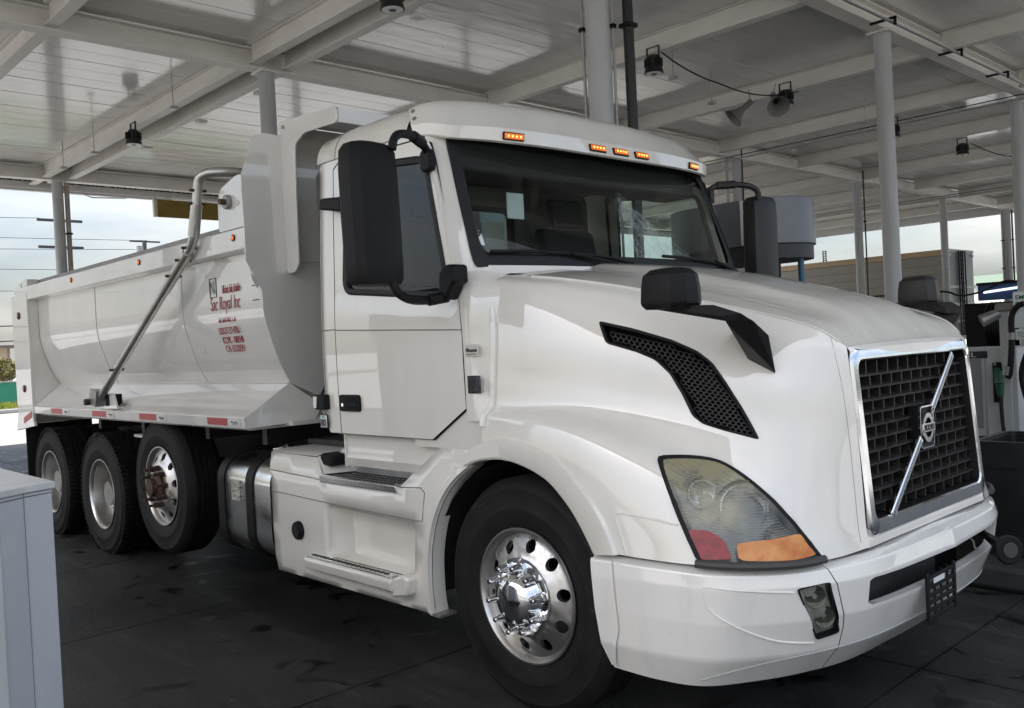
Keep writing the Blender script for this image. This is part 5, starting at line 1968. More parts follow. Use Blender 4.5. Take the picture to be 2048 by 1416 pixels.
# lettering moulded on the rear tyre
TYL = mat('tyre_lettering', (.03, .03, .03), .6)
text('tyre_lettering', 'D271', TYL, T, (-5.33, -1.216, .085), (RAD(90), RAD(22), 0), .16, .055)
text('tyre_lettering', '12 R 22.5', TYL, T, (-5.40, -1.213, .905), (RAD(90), RAD(-28), 0), .22, .035)
boxo('mud_flap', -7.16, -7.145, -1.24, -.60, .30, 1.05, SEAL, T)
boxo('mud_flap', -7.16, -7.145, .60, 1.24, .30, 1.05, SEAL, T)

# ------------------------------------------------------------------ dump body
XR, XF = -6.70, -2.20
PROF = spl([(-1.19, 2.275), (-1.19, 2.10), (-1.19, 1.95), (-1.178, 1.832), (-1.128, 1.664), (-1.085, 1.55), (-1.03, 1.442)], 4)
N = 24
rows = [[(XR + (XF - XR) * i / N, y, z) for y, z in PROF] for i in range(N + 1)]
m = MB().grid(rows)
body = boxo('dump_body', -6.95, XF - .005, -1.02, 1.02, 1.171, 1.20, DUMP, T)
m.pair('shell', DUMP, body, smooth=50)
for sgn in (-1, 1):
    fx = (lambda q: q) if sgn == -1 else (lambda q: q.mirrored())
    # sloped apron below the weld, lower rail
    fx(MB().grid([[(-6.70, -1.03, 1.442), (-4.4, -1.03, 1.442), (XF, -1.03, 1.442)], [(-6.70, -1.262, 1.244), (-4.4, -1.265, 1.244), (-2.33, -1.27, 1.240)]]).fix()).build('apron', DUMP, body, fix=False)
    fx(MB().tube([(XR + .02 + (XF - XR - .02) * i / 40, -1.034 + random.uniform(-.001, .001), 1.443) for i in range(41)], .006, 6)).build('weld_bead', DUMP, body, fix=False)
    fx(MB().prism([(-1.275, 1.170), (-1.245, 1.160), (-1.245, 1.235), (-1.262, 1.247), (-1.282, 1.240)], 'x', -6.70, -2.335).fix()).build('lower_rail', DUMP, body, fix=False, bevel=.004)
    fx(MB().add([(XF, -1.03, 1.442), (-2.33, -1.272, 1.240), (-2.33, -1.272, 1.170), (XF, -.86, 1.195), (XF, -.80, 1.30), (XF, -.87, 1.33)], [(0, 1, 2, 3, 4, 5)]).fix()).build('apron_end', DUMP, body, fix=False)
    fx(MB().box(-6.6, -2.34, -1.24, -.50, 1.158, 1.169)).build('body_floor', DUMP, body, fix=False)
    # top rail
    tr = fx(MB().prism([(-1.285, 2.275), (-1.192, 2.268), (-1.16, 2.30), (-1.16, 2.415), (-1.22, 2.425), (-1.285, 2.405)], 'x', -7.12, XF - .003).fix()).build('top_rail', DUMP, body, fix=False, bevel=.006)
    fx(MB().box(-7.05, XF - .01, -1.158, -1.125, 2.30, 2.475)).build('side_board', mat('board_grey', (.30, .295, .28), .6, col2=(.2, .19, .18), noise_amt=.6, noise_scale=6), body, fix=False)
    for x in (-2.335, -3.85, -5.38):
        lp = fx(MB().cyl((x, -1.285, 2.355), (x, -1.293, 2.355), .021, n=16).fix()).build('marker_lamp', BLACKP, tr, fix=False)
    # the amber lenses sit on the rail itself
    for x in (-2.335, -3.85, -5.38):
        fx(MB().cyl((x, -1.2935, 2.355), (x, -1.298, 2.355), .016, .011, n=14).fix()).build('marker_lens', AMBER, tr, fix=False)
    # wires of the shell seams
    for x in (-5.1, -3.35):
        fx(MB().tube([(x + .10 * (2.2 - z) * 0, y - .002, z) for y, z in PROF], .0022, 5)).build('shell_seam', mat('seam_pale', (.5, .5, .48), .5), body, fix=False)
    # rear post
    fx(MB().prism([(-7.22, 2.34), (-6.70, 2.34), (-6.70, 1.10), (-6.66, 1.05), (-7.27, .985), (-7.20, 1.15)], 'y', -1.290, -1.262).fix()).build('rear_post', DUMP, body, fix=False, bevel=.004)
    fx(MB().prism([(-1.262, 2.275), (-1.185, 2.275)] + [(y - .004, z) for y, z in PROF[3:]] + [(-1.262, 1.244)], 'x', -6.715, -6.70).fix()).build('rear_flange', DUMP, body, fix=False)
    for z, x in ((2.135, -6.98), (1.412, -6.92)):
        fx(MB().cyl((x, -1.290, z), (x, -1.300, z), .036, n=20).fix()).build('tail_marker', BLACKP, body, fix=False)
        fx(MB().cyl((x, -1.3005, z), (x, -1.306, z), .027, .02, n=16).fix()).build('tail_lens', REDL, body, fix=False)
    fx(MB().obox((-6.86, -1.2915, 1.13), (.14, 0, .035), (0, .0012, 0), (0, 0, .03))).build('red_reflector', REDT, body, fix=False)
    fx(MB().box(-7.12, -6.94, -1.27, -1.16, 2.40, 2.455)).build('hinge_block', DUMP, body, fix=False, bevel=.01)
    fx(MB().box(-6.90, -6.74, -1.27, -1.16, 2.41, 2.48)).build('hinge_cap', DUMP, body, fix=False, bevel=.01)
    # reflective tape
    for x0, x1 in ((-6.15, -5.83), (-5.05, -4.72), (-4.02, -3.70), (-2.85, -2.56)):
        fx(MB().box(x0, x1, -1.2835, -1.278, 1.186, 1.232)).build('red_tape', REDT, body, fix=False, smooth=0)
        fx(MB().box(x1 + .004, x1 + .17, -1.2835, -1.278, 1.186, 1.232)).build('white_tape', WHITET, body, fix=False, smooth=0)
# front wall with its curved outline, tall corner plates, cab shield
outl = [(-1.285, 2.268), (-1.287, 2.20), (-1.19, 2.02)] + [(y, z) for y, z in PROF if z < 1.95] + [(-.80, 1.33), (-.80, 1.20)]
up = [(-1.285, 2.268), (-1.285, 2.415), (-1.29, 2.60), (-1.285, 2.72), (-1.255, 2.80), (-1.21, 2.93), (-1.18, 2.975), (-1.13, 2.99), (-1.0, 2.99)]
poly = list(reversed(up)) + outl[1:]
poly = poly + [(-y, z) for y, z in reversed(poly)]
fw = MB().prism(poly, 'x', XF, XF + .012).build('front_wall', DUMP, body)
for sgn in (-1, 1):
    fx = (lambda q: q) if sgn == -1 else (lambda q: q.mirrored())
    # corner plate beside the tarp arm with its pivot bearing
    fx(MB().prism(rpoly([(-2.56, 2.415), (-2.21, 2.415), (-2.21, 2.73), (-2.30, 2.735), (-2.52, 2.68), (-2.555, 2.60)], .03), 'y', -1.270, -1.255).fix()).build('corner_plate', DUMP, fw, fix=False)
    brg = fx(MB().cyl((-2.40, -1.270, 2.585), (-2.40, -1.300, 2.585), .045, n=20).fix()).build('bearing', STEEL, fw, fix=False, bevel=.005)
    fx(MB().cyl((-2.40, -1.300, 2.585), (-2.40, -1.335, 2.585), .018, n=10).fix()).build('bearing_bolt', RUST, brg, fix=False)
    # cab shield side plate
    fx(MB().prism(rpoly([(-2.195, 3.075), (-1.54, 3.030), (-1.54, 2.935), (-1.90, 2.95), (-2.02, 2.90), (-2.035, 2.60), (-2.045, 2.17), (-2.09, 2.125), (-2.187, 2.125)], .035, 4), 'y', -1.012, -.998).fix()).build('shield_gusset', DUMP, fw, fix=False, bevel=.003)
    fx(MB().cyl((-2.14, -1.012, 3.03), (-2.14, -1.020, 3.03), .012, n=12).fix()).build('gusset_bolt', STEEL, fw, fix=False)
MB().add([(-2.19, -.996, 3.07), (-1.545, -.996, 3.026), (-1.545, .996, 3.026), (-2.19, .996, 3.07), (-2.19, -.996, 3.055), (-1.545, -.996, 3.010), (-1.545, .996, 3.010), (-2.19, .996, 3.055)],
         [(0, 1, 2, 3), (7, 6, 5, 4), (0, 4, 5, 1), (1, 5, 6, 2), (2, 6, 7, 3), (3, 7, 4, 0)]).build('cab_shield', DUMP, fw)
boxo('shield_lip', -1.558, -1.540, -.996, .996, 2.94, 3.025, DUMP, fw)
boxo('shield_rib', -2.186, -2.17, -.99, .99, 2.2, 3.05, DUMP, fw)
MB().prism(rpoly([(-1.262, 2.125), (-1.232, 2.10), (-1.210, 2.05), (-1.222, 2.03), (-1.25, 2.08)], .008), 'x', XF + .0125, XF + .015).build('wall_slot', WHITET, fw)
# rear gate
boxo('tailgate', -7.20, -7.16, -1.25, 1.25, 1.05, 2.38, DUMP, body, bevel=.008)
for y in (-.8, 0, .8):
    boxo('gate_rib', -7.26, -7.20, y - .05, y + .05, 1.1, 2.3, DUMP, body)
m = MB().tube([(XF + .015, -.85, 1.27), (XF + .05, -.83, 1.36), (XF + .06, -.80, 1.42), (XF + .05, -.76, 1.38)], .008, 6)
m.build('air_line', BLACKP, body)
# tarp arm
A = [(-4.72, -1.325, 1.34), (-2.93, -1.33, 2.31), (-2.83, -1.33, 2.375), (-2.775, -1.33, 2.47), (-2.74, -1.33, 2.58), (-2.70, -1.33, 2.72), (-2.675, -1.325, 2.775), (-2.62, -1.30, 2.80), (-2.56, -1.24, 2.805), (-2.52, -1.0, 2.81)]
pts = [A[0], A[1]] + [tuple(p) for p in spl(A[1:], 4)[1:]]
ARM = mat('arm_aluminium', (.62, .61, .58), .34, metal=.9, col2=(.42, .40, .36), noise_amt=.7, noise_scale=9)
ta = MB().tube(pts, .031, 14).tube([(-2.52, -1.0, 2.81), (-2.52, 1.0, 2.81)], .031, 14).build('tarp_arm', ARM, T, smooth=60, fix=False)
for s, (a, b) in enumerate((((-3.30, -1.33, 2.108), (-2.90, -1.33, 2.325)), ((-2.80, -1.33, 2.42), (-2.73, -1.33, 2.62)))):
    MB().cyl(a, b, .037, n=14).build('arm_sleeve', ARM, ta)
for p in ((-3.15, 2.19), (-2.98, 2.28), (-2.87, 2.35), (-2.73, 2.62), (-2.70, 2.70), (-4.30, 1.568)):
    MB().cyl((p[0], -1.385, p[1]), (p[0], -1.275, p[1]), .010, n=8).build('arm_bolt', RUST, ta)
MB().prism([(-4.86, 1.30), (-4.80, 1.42), (-4.66, 1.40), (-4.70, 1.275)], 'y', -1.372, -1.300).build('arm_shoe', STEEL, ta, bevel=.004)
MB().cyl((-4.83, -1.41, 1.315), (-4.83, -1.29, 1.315), .026, n=12).build('arm_pivot', RUST, ta)
MB().prism([(-4.80, 1.255), (-4.42, 1.262), (-4.50, 1.385), (-4.70, 1.37)], 'y', -1.30, -1.285).box(-4.68, -4.44, -1.285, -1.18, 1.26, 1.275).build('arm_bracket', DUMP, body, fix=True)
boxo('bracket_void', -4.66, -4.58, -1.305, -1.20, 1.28, 1.37, DARK, ta)

# lettering on the body side
def shell_y(z):
    best = min(PROF, key=lambda p: abs(p[1] - z))
    return best[0] - .004


for s, x, z, w, h, mt, sh, bo in (
        ('Efficient, Safe, Reliable', -2.715, 2.030, .255, .062, REDTXT, .35, -.014), ('Sac Royal Inc', -2.900, 1.905, .425, .118, REDTXT, .15, -.014), ('Sacramento, Cal', -2.815, 1.842, .250, .066, REDTXT, .25, -.014),
        ('USDOT-2714786', -2.825, 1.772, .285, .048, REDTXT, 0, -.010), ('ICCMC- 1083540', -2.825, 1.712, .290, .046, REDTXT, 0, -.010), ('CA-552059', -2.815, 1.655, .260, .046, REDTXT, 0, -.010),
        ('N', -2.885, 2.043, .06, .085, mat('grey_lettering', (.10, .10, .10), .5), 0, -.012)):
    lean = 0
    if z < 1.80:
        lean = RAD(-14)
    text('body_lettering', s, mt, body, (x, shell_y(z) - (.003 if z > 1.8 else .004), z), (RAD(90) - lean, 0, 0), w, h, shear=sh, bold=bo)
for a in ((-2.905, -2.805, 2.022, 2.026), (-2.905, -2.805, 2.146, 2.150), (-2.905, -2.901, 2.022, 2.15), (-2.809, -2.805, 2.022, 2.15)):
    boxo('letter_frame', a[0], a[1], -1.1945, -1.1915, a[2], a[3], BLKTXT, body)
for k in range(8):
    boxo('decal_dash', -2.310 + .011 * k, -2.304 + .011 * k, -1.1945, -1.1915, 2.055, 2.060, BLKTXT, body)
    boxo('decal_dash', -2.310 + .011 * k, -2.304 + .011 * k, -1.1945, -1.1915, 1.965, 1.970, BLKTXT, body)
# small dark scrawl printed on the white tape
for x in (-5.81, -4.70, -3.68, -2.54):
    pts = [(x + .035 + .085 * k / 14, -1.2842, 1.207 + .008 * math.sin(k * 1.9) + .003 * math.sin(k * .7)) for k in range(15)]
    MB().tube(pts, .0016, 4).tube([(x + .05, -1.2842, 1.193), (x + .115, -1.2842, 1.196), (x + .125, -1.2842, 1.203)], .0014, 4).build('tape_mark', BLKTXT, body, fix=False)

# ------------------------------------------------------------------ pedestal close to the camera
PEDM = mat('pedestal_enamel', (.50, .52, .55), .35, coat=.4, col2=(.57, .585, .60), noise_amt=.7, noise_scale=3, stretch=(2, 2, .5), bump=.03, bump_scale=60)
PEDW = mat('pedestal_white', (.66, .68, .67), .4, col2=(.74, .75, .74), noise_amt=.8, noise_scale=3)
t = empty('island_pedestal', (-1.0, -3.2, 0.15), 'grey-blue metal pedestal with faceted end standing closest to the camera', 'pedestal')
PED = [(-1.62, -2.88), (-.649, -2.88), (-.612, -2.984), (-.555, -3.074), (-.44, -3.22), (-.44, -3.50), (-1.62, -3.50)]
MB().prism(PED, 'z', .152, 1.178).build('body', PEDM, t, smooth=0, bevel=.004)
MB().prism([(-1.63, -2.87), (-.640, -2.87), (-.600, -2.982), (-.543, -3.075), (-.428, -3.22), (-.428, -3.51), (-1.63, -3.51)], 'z', 1.180, 1.204).build('lid', mat('brushed_lid', (.60, .61, .62), .35, metal=.3, col2=(.74, .74, .74), noise_amt=.9, noise_scale=9), t, smooth=0, bevel=.003)
a, b = Vector((-.551, -3.076, 0)), Vector((-.44, -3.213, 0))
n = Vector((.78, .63, 0)) * .006
m = MB()
m.add([a + n + Vector((.008, -.01, .2)), b + n + Vector((0, 0, .2)), b + n + Vector((0, 0, 1.10)), a + n + Vector((.008, -.01, 1.10))], [(0, 1, 2, 3)])
m.build('white_panel', PEDW, t, smooth=0)

MB().tube([(-.6105, -2.9835, .16), (-.6105, -2.9835, 1.177)], .0018, 5).build('seam', mat('seam_pale_blue', (.26, .28, .31), .6), t, fix=False)
MB().tube([(-.6475, -2.884, 1.165), (-.6115, -2.984, 1.165), (-.5545, -3.074, 1.165)], .0016, 5).build('lid_gap', mat('gap_dark', (.05, .05, .05), .7), t, fix=False)

# ------------------------------------------------------------------ dispenser behind the cab with its overhead valance
VALM = mat('valance_grey', (.17, .18, .19), .33, metal=.3, col2=(.13, .135, .14), noise_amt=.6, noise_scale=4)
DISPD = mat('dispenser_dark', (.03, .03, .032), .5)
t = empty('fuel_dispenser', (-1.07, 2.40, .15), 'fuel dispenser with long rounded grey overhead valance behind the truck cab', 'dispenser')
st = [(-1.30, 2.03)] + [(-.84 + .36 * math.cos(RAD(a)), 2.39 + .36 * math.sin(RAD(a))) for a in range(-90, 91, 12)] + [(-1.30 + .36 * math.cos(RAD(a)), 2.39 + .36 * math.sin(RAD(a))) for a in range(90, 271, 12)]
MB().prism(st, 'z', 2.255, 2.60).build('valance', VALM, t, smooth=30, bevel=.006)
MB().prism([(-1.07 + (x + 1.07) * .97, 2.39 + (y - 2.39) * .95) for x, y in st], 'z', 2.15, 2.253).build('valance_underside', DISPD, t, smooth=30)
boxo('cabinet', -1.52, -.95, 2.10, 2.72, .152, 1.55, DISPD, t, bevel=.02)
boxo('mast', -.80, -.70, 2.12, 2.26, .152, 2.15, DISPD, t)
boxo('valance_trim', -.835, -.815, 2.016, 2.03, 2.26, 2.595, WHITET, t)
MB().cyl((-.57, 2.40, .152), (-.57, 2.40, 2.20), .024, n=12).build('blue_pipe', mat('pipe_blue', (.02, .10, .19), .4), t)
MB().cyl((-.57, 2.40, 2.20), (-.57, 2.40, 2.27), .026, n=12).build('pipe_collar', WHITET, t)
hs = MB().tube(spl([(-.66, 2.22, 2.20), (-.655, 2.2, 1.95), (-.64, 2.16, 1.75), (-.62, 2.1, 1.5), (-.66, 2.05, 1.1), (-.78, 2.05, .7)], 4), .026, 10).build('hose', BLACKP, t)
MB().cyl((-.655, 2.2, 1.97), (-.648, 2.18, 1.86), .034, n=12).build('coupling', STEEL, hs)
MB().cyl((-.64, 2.16, 1.84), (-.632, 2.14, 1.76), .038, n=12).build('coupling', BLACKP, hs)
MB().cyl((-.630, 2.135, 1.75), (-.625, 2.11, 1.68), .036, n=12).build('coupling', WHITET, hs)

# ------------------------------------------------------------------ black bin on the island
BIN = mat('bin_black', (.012, .012, .013), .35, col2=(.03, .03, .03), noise_amt=.6, noise_scale=6)
t = empty('waste_bin', (1.0, 2.35, .15), 'square black open-topped bin on the island beside the bumper', 'bin')
m = MB()
o, i_ = rrect(.72, 1.32, 2.10, 2.70, .05), rrect(.75, 1.29, 2.13, 2.67, .04)
m.grid([[(x * .93 + .07, y * .96 + .09, .152) for x, y in o], [(x, y, .80) for x, y in o], [(x, y, .845) for x, y in o], [(x, y, .845) for x, y in i_], [(x, y, .40) for x, y in i_]], True)
m.f.append(tuple(range(4 * len(o), 5 * len(o))))
m.build('bin_body', BIN, t, smooth=30)
m = MB().grid([[(x, y, .70) for x, y in rrect(.705, 1.335, 2.085, 2.715, .055)], [(x, y, .86) for x, y in rrect(.705, 1.335, 2.085, 2.715, .055)], [(x, y, .86) for x, y in rrect(.74, 1.30, 2.12, 2.68, .045)], [(x, y, .80) for x, y in rrect(.74, 1.30, 2.12, 2.68, .045)]], True)
m.build('bin_collar', BIN, t, smooth=30)

# ------------------------------------------------------------------ second island: low dispenser with green nozzle
t = empty('low_dispenser', (-1.45, 8.0, .15), 'low grey dispenser with a green nozzle on the next island', 'dispenser')
GREYD = mat('dispenser_grey', (.22, .225, .23), .45, col2=(.27, .275, .28), noise_amt=.5, noise_scale=4)
LIGHTD = mat('dispenser_light', (.5, .5, .49), .45, col2=(.4, .4, .39), noise_amt=.6, noise_scale=5)
boxo('cabinet', -2.5, -1.16, 7.75, 8.45, .20, 1.27, LIGHTD, t, bevel=.01)
boxo('front_panel', -2.4, -1.20, 7.738, 7.75, .30, 1.14, GREYD, t)
boxo('name_band', -2.4, -1.12, 7.735, 7.75, 1.15, 1.235, BLKTXT, t)
text('dispenser_lettering', 'BIODIESEL', WHTTXT, t, (-1.80, 7.732, 1.165), SIDE, .55, .055, bold=.01)
boxo('plinth', -2.45, -1.18, 7.78, 8.4, .152, .20, DARK, t)
boxo('end_column', -1.155, -.80, 7.74, 8.45, .155, 1.27, LIGHTD, t, bevel=.01)
boxo('nozzle_holster', -1.06, -.94, 7.70, 7.738, .62, 1.10, BLACKP, t, bevel=.01)
GREEN = mat('nozzle_green', (.01, .09, .04), .4)
nzl = MB().tube([(-1.00, 7.66, 1.02), (-.965, 7.62, .96), (-.955, 7.60, .85)], .04, 10, rs=[.03, .055, .05]).build('nozzle', GREEN, t)
MB().tube([(-.95, 7.60, .85), (-.945, 7.60, .70)], .05, 10, rs=[.05, .035]).build('nozzle_grip', GREEN, nzl)
MB().tube([(-1.02, 7.68, 1.06), (-1.03, 7.70, 1.10)], .015, 8).build('spout', STEEL, nzl)
MB().tube(spl([(-.945, 7.60, .70), (-.94, 7.59, .58), (-.93, 7.58, .40), (-.90, 7.56, .20), (-.86, 7.55, .158)], 4), .022, 8).build('hose', BLACKP, nzl)
# hose mast with lamp
t = empty('hose_mast', (-.85, 7.7, .15), 'pale square post with a grey swivel lamp head beside the green nozzle', 'post')
boxo('post', -.96, -.86, 7.70, 7.80, .152, 1.70, mat('post_pale', (.5, .5, .48), .5), t)
boxo('cap', -1.0, -.74, 7.67, 7.83, 1.70, 1.80, mat('cap_brown', (.22, .20, .18), .5), t, bevel=.02)
MB().cyl((-1.13, 7.62, 1.60), (-.97, 7.72, 1.68), .075, .06, 16).build('lamp_head', STEEL, t)
h = MB().tube(spl([(-.62, 7.5, 1.78), (-.70, 7.5, 1.74), (-.76, 7.5, 1.62), (-.77, 7.5, 1.30), (-.80, 7.5, 1.0), (-.83, 7.5, .92)], 4), .034, 10).build('hose', BLACKP, t)
MB().cyl((-.766, 7.5, 1.45), (-.768, 7.5, 1.37), .042, n=12).build('coupling', STEEL, h)
MB().cyl((-.82, 7.5, 1.06), (-.84, 7.5, .96), .045, n=12).build('coupling', STEEL, h)
h = MB().tube(spl([(-.50, 7.45, 1.72), (-.52, 7.45, 1.4), (-.66, 7.45, 1.0), (-.60, 7.45, .6), (-.5, 7.45, .2)], 5), .032, 10).build('hose', BLACKP, t)
# sign
t = empty('parking_sign', (-.66, 7.62, .15), 'white parking notice with dark lettering at the right edge', 'sign')
MB().cyl((-.60, 7.70, .152), (-.60, 7.70, 2.0), .03, n=10).build('post', CONDUIT, t)
MB().prism(rrect(-.775, -.36, 1.50, 1.92, .02), 'y', 7.62, 7.63).build('plate', STICK, t)
DGREEN = mat('sign_green', (.02, .09, .05), .5)
for s, z in (('EMPLOYEE', 1.83), ('PARKING', 1.755), ('ONLY', 1.68)):
    text('sign_lettering', s, DGREEN, t, (-.745 if s != 'ONLY' else -.66, 7.616, z), SIDE, .34 if s != 'ONLY' else .19, .05, bold=.015)
MB().prism(rrect(-.765, -.37, 1.36, 1.485, .01), 'y', 7.62, 7.63).build('lower_plate', STICK, t)
text('sign_lettering', 'TOW AWAY', mat('sign_grey', (.3, .3, .3), .5), t, (-.74, 7.616, 1.39), SIDE, .32, .06)

# ------------------------------------------------------------------ white trailer beyond the islands
t = empty('box_trailer', (-16, 29.4, 0), 'long pale box trailer with quilted steel rear doors beyond the fuel islands', 'trailer')
TRW = mat('trailer_side', (.36, .345, .30), .45, col2=(.29, .275, .24), noise_amt=.7, noise_scale=1.2)
TRO = mat('trailer_rail', (.55, .40, .24), .5, col2=(.46, .36, .25), noise_amt=.7, noise_scale=2)
z = 1.10
pn = None
for k in range(9):
    z0 = 1.10 + .308 * k
    b = MB().prism([(28.20, z0 + .006), (28.20, z0 + .302), (28.23, z0 + .302), (28.23, z0 + .006)], 'x', -25.5, -9.42).build('side_plank', TRW, t, smooth=0)
boxo('side_wall', -25.5, -9.42, 28.215, 28.24, 1.1, 3.90, mat('trailer_joint', (.12, .11, .10), .8), t)
boxo('top_rail', -25.5, -9.42, 28.185, 28.26, 3.885, 4.08, TRO, t)
boxo('corner_post', -9.42, -9.33, 28.18, 28.30, 1.05, 4.10, TRO, t)
boxo('roof', -25.5, -9.42, 28.26, 30.6, 4.02, 4.09, TRW, t)
boxo('far_wall', -25.5, -9.42, 30.56, 30.62, 1.1, 4.02, TRW, t)
boxo('floor', -25.5, -9.34, 28.25, 30.6, .98, 1.09, CHASSIS, t)


def quilt():
    m = mat('quilted_steel', (.11, .112, .115), .28, metal=.9)
    nt = m.node_tree
    g = nt.nodes.new('ShaderNodeTexCoord')
    mp = nt.nodes.new('ShaderNodeMapping')
    mp.inputs['Rotation'].default_value = (RAD(45), 0, 0)
    c = nt.nodes.new('ShaderNodeTexVoronoi')
    c.inputs['Scale'].default_value = 9
    c.inputs['Randomness'].default_value = 0
    nt.links.new(g.outputs['Object'], mp.inputs[0])
    nt.links.new(mp.outputs[0], c.inputs['Vector'])
    bp = nt.nodes.new('ShaderNodeBump')
    bp.inputs['Strength'].default_value = .8
    bp.inputs['Distance'].default_value = .03
    bp.invert = True
    nt.links.new(c.outputs['Distance'], bp.inputs['Height'])
    nt.links.new(bp.outputs[0], nt.nodes['Principled BSDF'].inputs['Normal'])
    return m


QM = quilt()
for y0, y1 in ((28.31, 29.43), (29.45, 30.56)):
    d = boxo('rear_door', -9.37, -9.33, y0, y1, 1.10, 4.0, QM, t, smooth=0)
    for z in (1.55, 2.15, 2.75):
        boxo('door_hinge', -9.33, -9.30, y0 + .01, y1 - .01, z, z + .09, STEEL, d)
for y in (29.15, 29.36, 29.52, 29.73):
    MB().cyl((-9.29, y, .95), (-9.29, y, 4.05), .024, n=8).build('lock_rod', BLACKP, t)
boxo('door_header', -9.36, -9.31, 28.30, 30.6, 4.0, 4.10, STEEL, t)
for y in (28.36, 30.45):
    boxo('corner_bracket', -9.31, -9.29, y, y + .1, 3.85, 3.95, WHITET, t)
boxo('rear_sill', -9.36, -9.27, 28.25, 30.6, .98, 1.09, STEEL, t)
for k in range(8):
    boxo('sill_tape', -9.268, -9.264, 28.30 + .28 * k, 28.30 + .28 * k + .14, 1.0, 1.06, REDT if k % 2 else WHITET, t)
for y in (28.75, 30.1):
    boxo('guard_post', -9.45, -9.35, y, y + .1, .45, .98, CHASSIS, t)
boxo('guard_bar', -9.45, -9.35, 28.4, 30.45, .45, .56, CHASSIS, t)
for x in (-10.6, -11.85):
    for y in (28.35, 30.2):
        MB().lathe_y((x, y, .51), [(.28, 0), (.5, .02), (.515, .06), (.515, .22), (.5, .26), (.28, .28)], 32).build('wheel', RUBBER, t)
for x in (-14.1, -19.6, -19.0):
    m = MB().box(x, x + .03, 28.7, 28.73, 4.09, 4.55).box(x + .12, x + .15, 28.7, 28.73, 4.09, 4.55)
    for k in range(5):
        m.box(x, x + .15, 28.7, 28.73, 4.16 + .085 * k, 4.19 + .085 * k)
    m.build('roof_ladder', CHASSIS, t, fix=False, smooth=0)

# ------------------------------------------------------------------ dark service truck with blue panel and black hose roll
t = empty('service_truck', (-5.0, 20.5, 0), 'dark flatbed truck with a blue panel and a black ribbed roll, beside the trailer doors', 'truck')
BLUE = mat('panel_blue', (.012, .05, .16), .4, col2=(.018, .075, .21), noise_amt=.6, noise_scale=2)
boxo('blue_panel', -5.5, -3.0, 20.0, 20.10, 2.08, 2.46, BLUE, t)
MB().cyl((-5.35, 19.96, 2.28), (-4.3, 19.96, 2.37), .03, n=10).build('strip_lamp', mat('strip_white', (.9, .9, .92), .4, emit=(.9, .95, 1.), estr=.35), t)
boxo('panel_edge', -5.5, -3.0, 19.9, 20.15, 2.46, 2.52, BLACKP, t)
m = MB()
rows = []
for i in range(41):
    x = -5.5 + 2.0 * i / 40
    r = .56 + (.025 if i % 2 else 0)
    rows.append([(x, 20.8 + r * math.cos(RAD(15 * k)), 1.47 + r * math.sin(RAD(15 * k))) for k in range(24)])
m.grid(rows, True)
m.f += [tuple(range(24)), tuple(range(40 * 24, 41 * 24))]
m.build('hose_roll', BLACKP, t, smooth=0)
boxo('dark_backing', -6.35, -2.6, 21.45, 21.5, .35, 2.05, BLACKP, t)  # dark sheet added to hide the bright ground behind the roll
boxo('bed', -5.5, -2.8, 20.1, 22.2, .80, .92, CHASSIS, t)
for k in range(9):
    boxo('rack_bar', -5.4 + .28 * k, -5.32 + .28 * k, 20.02, 20.08, .25, .92, CHASSIS, t)
boxo('cab', -2.8, -1.2, 20.1, 22.2, .5, 2.3, BLUE, t, bevel=.08)
for x in (-5.6, -2.0):
    for y in (20.0, 22.0):
        MB().lathe_y((x, y, .45), [(.2, 0), (.43, .02), (.45, .06), (.45, .2), (.43, .24), (.2, .26)], 28).build('wheel', RUBBER, t)
# white panel box beside the trailer doors
t = empty('control_box', (-6.6, 19.5, 0), 'white edged control box on a thin post before the trailer doors', 'box')
boxo('box', -6.35, -6.17, 18.95, 19.15, 1.10, 1.66, STEEL, t, bevel=.01)
boxo('cover', -6.165, -6.05, 18.95, 19.0, 1.14, 1.62, WHITET, t)
MB().cyl((-6.10, 19.05, 0), (-6.10, 19.05, 1.10), .03, n=8).build('post', WHITET, t)
wire([Vector(q) for q in spl([(-8.33, 19.8, 2.05), (-5.6, 14.0, 2.17), (-4.85, 14.0, 2.18), (-4.03, 14.0, 2.19), (-3.71, 14.0, 2.09), (-3.31, 14.0, 2.14), (-2.9, 14.0, 2.30), (-2.54, 14.05, 2.20)], 5)], .020, 'thick black hose slung low across the second lane', name='hanging_hose', cat='hose')
# far pale building right
t = empty('far_shed', (-20, 62, 0), 'pale shed with a light green roof edge at the right horizon', 'building')
boxo('wall', -26, 10, 62, 75, -.05, 4.0, mat('shed_wall', (.62, .63, .62), .6), t)
for k in range(26):
    boxo('wall_rib', -26 + 1.4 * k, -25.9 + 1.4 * k, 61.95, 62.0, 0, 4.0, mat('shed_rib', (.5, .51, .5), .6), t)
boxo('roof', -26.5, 10.5, 61.6, 75.5, 4.0, 4.6, mat('shed_roof', (.22, .30, .24), .6), t)

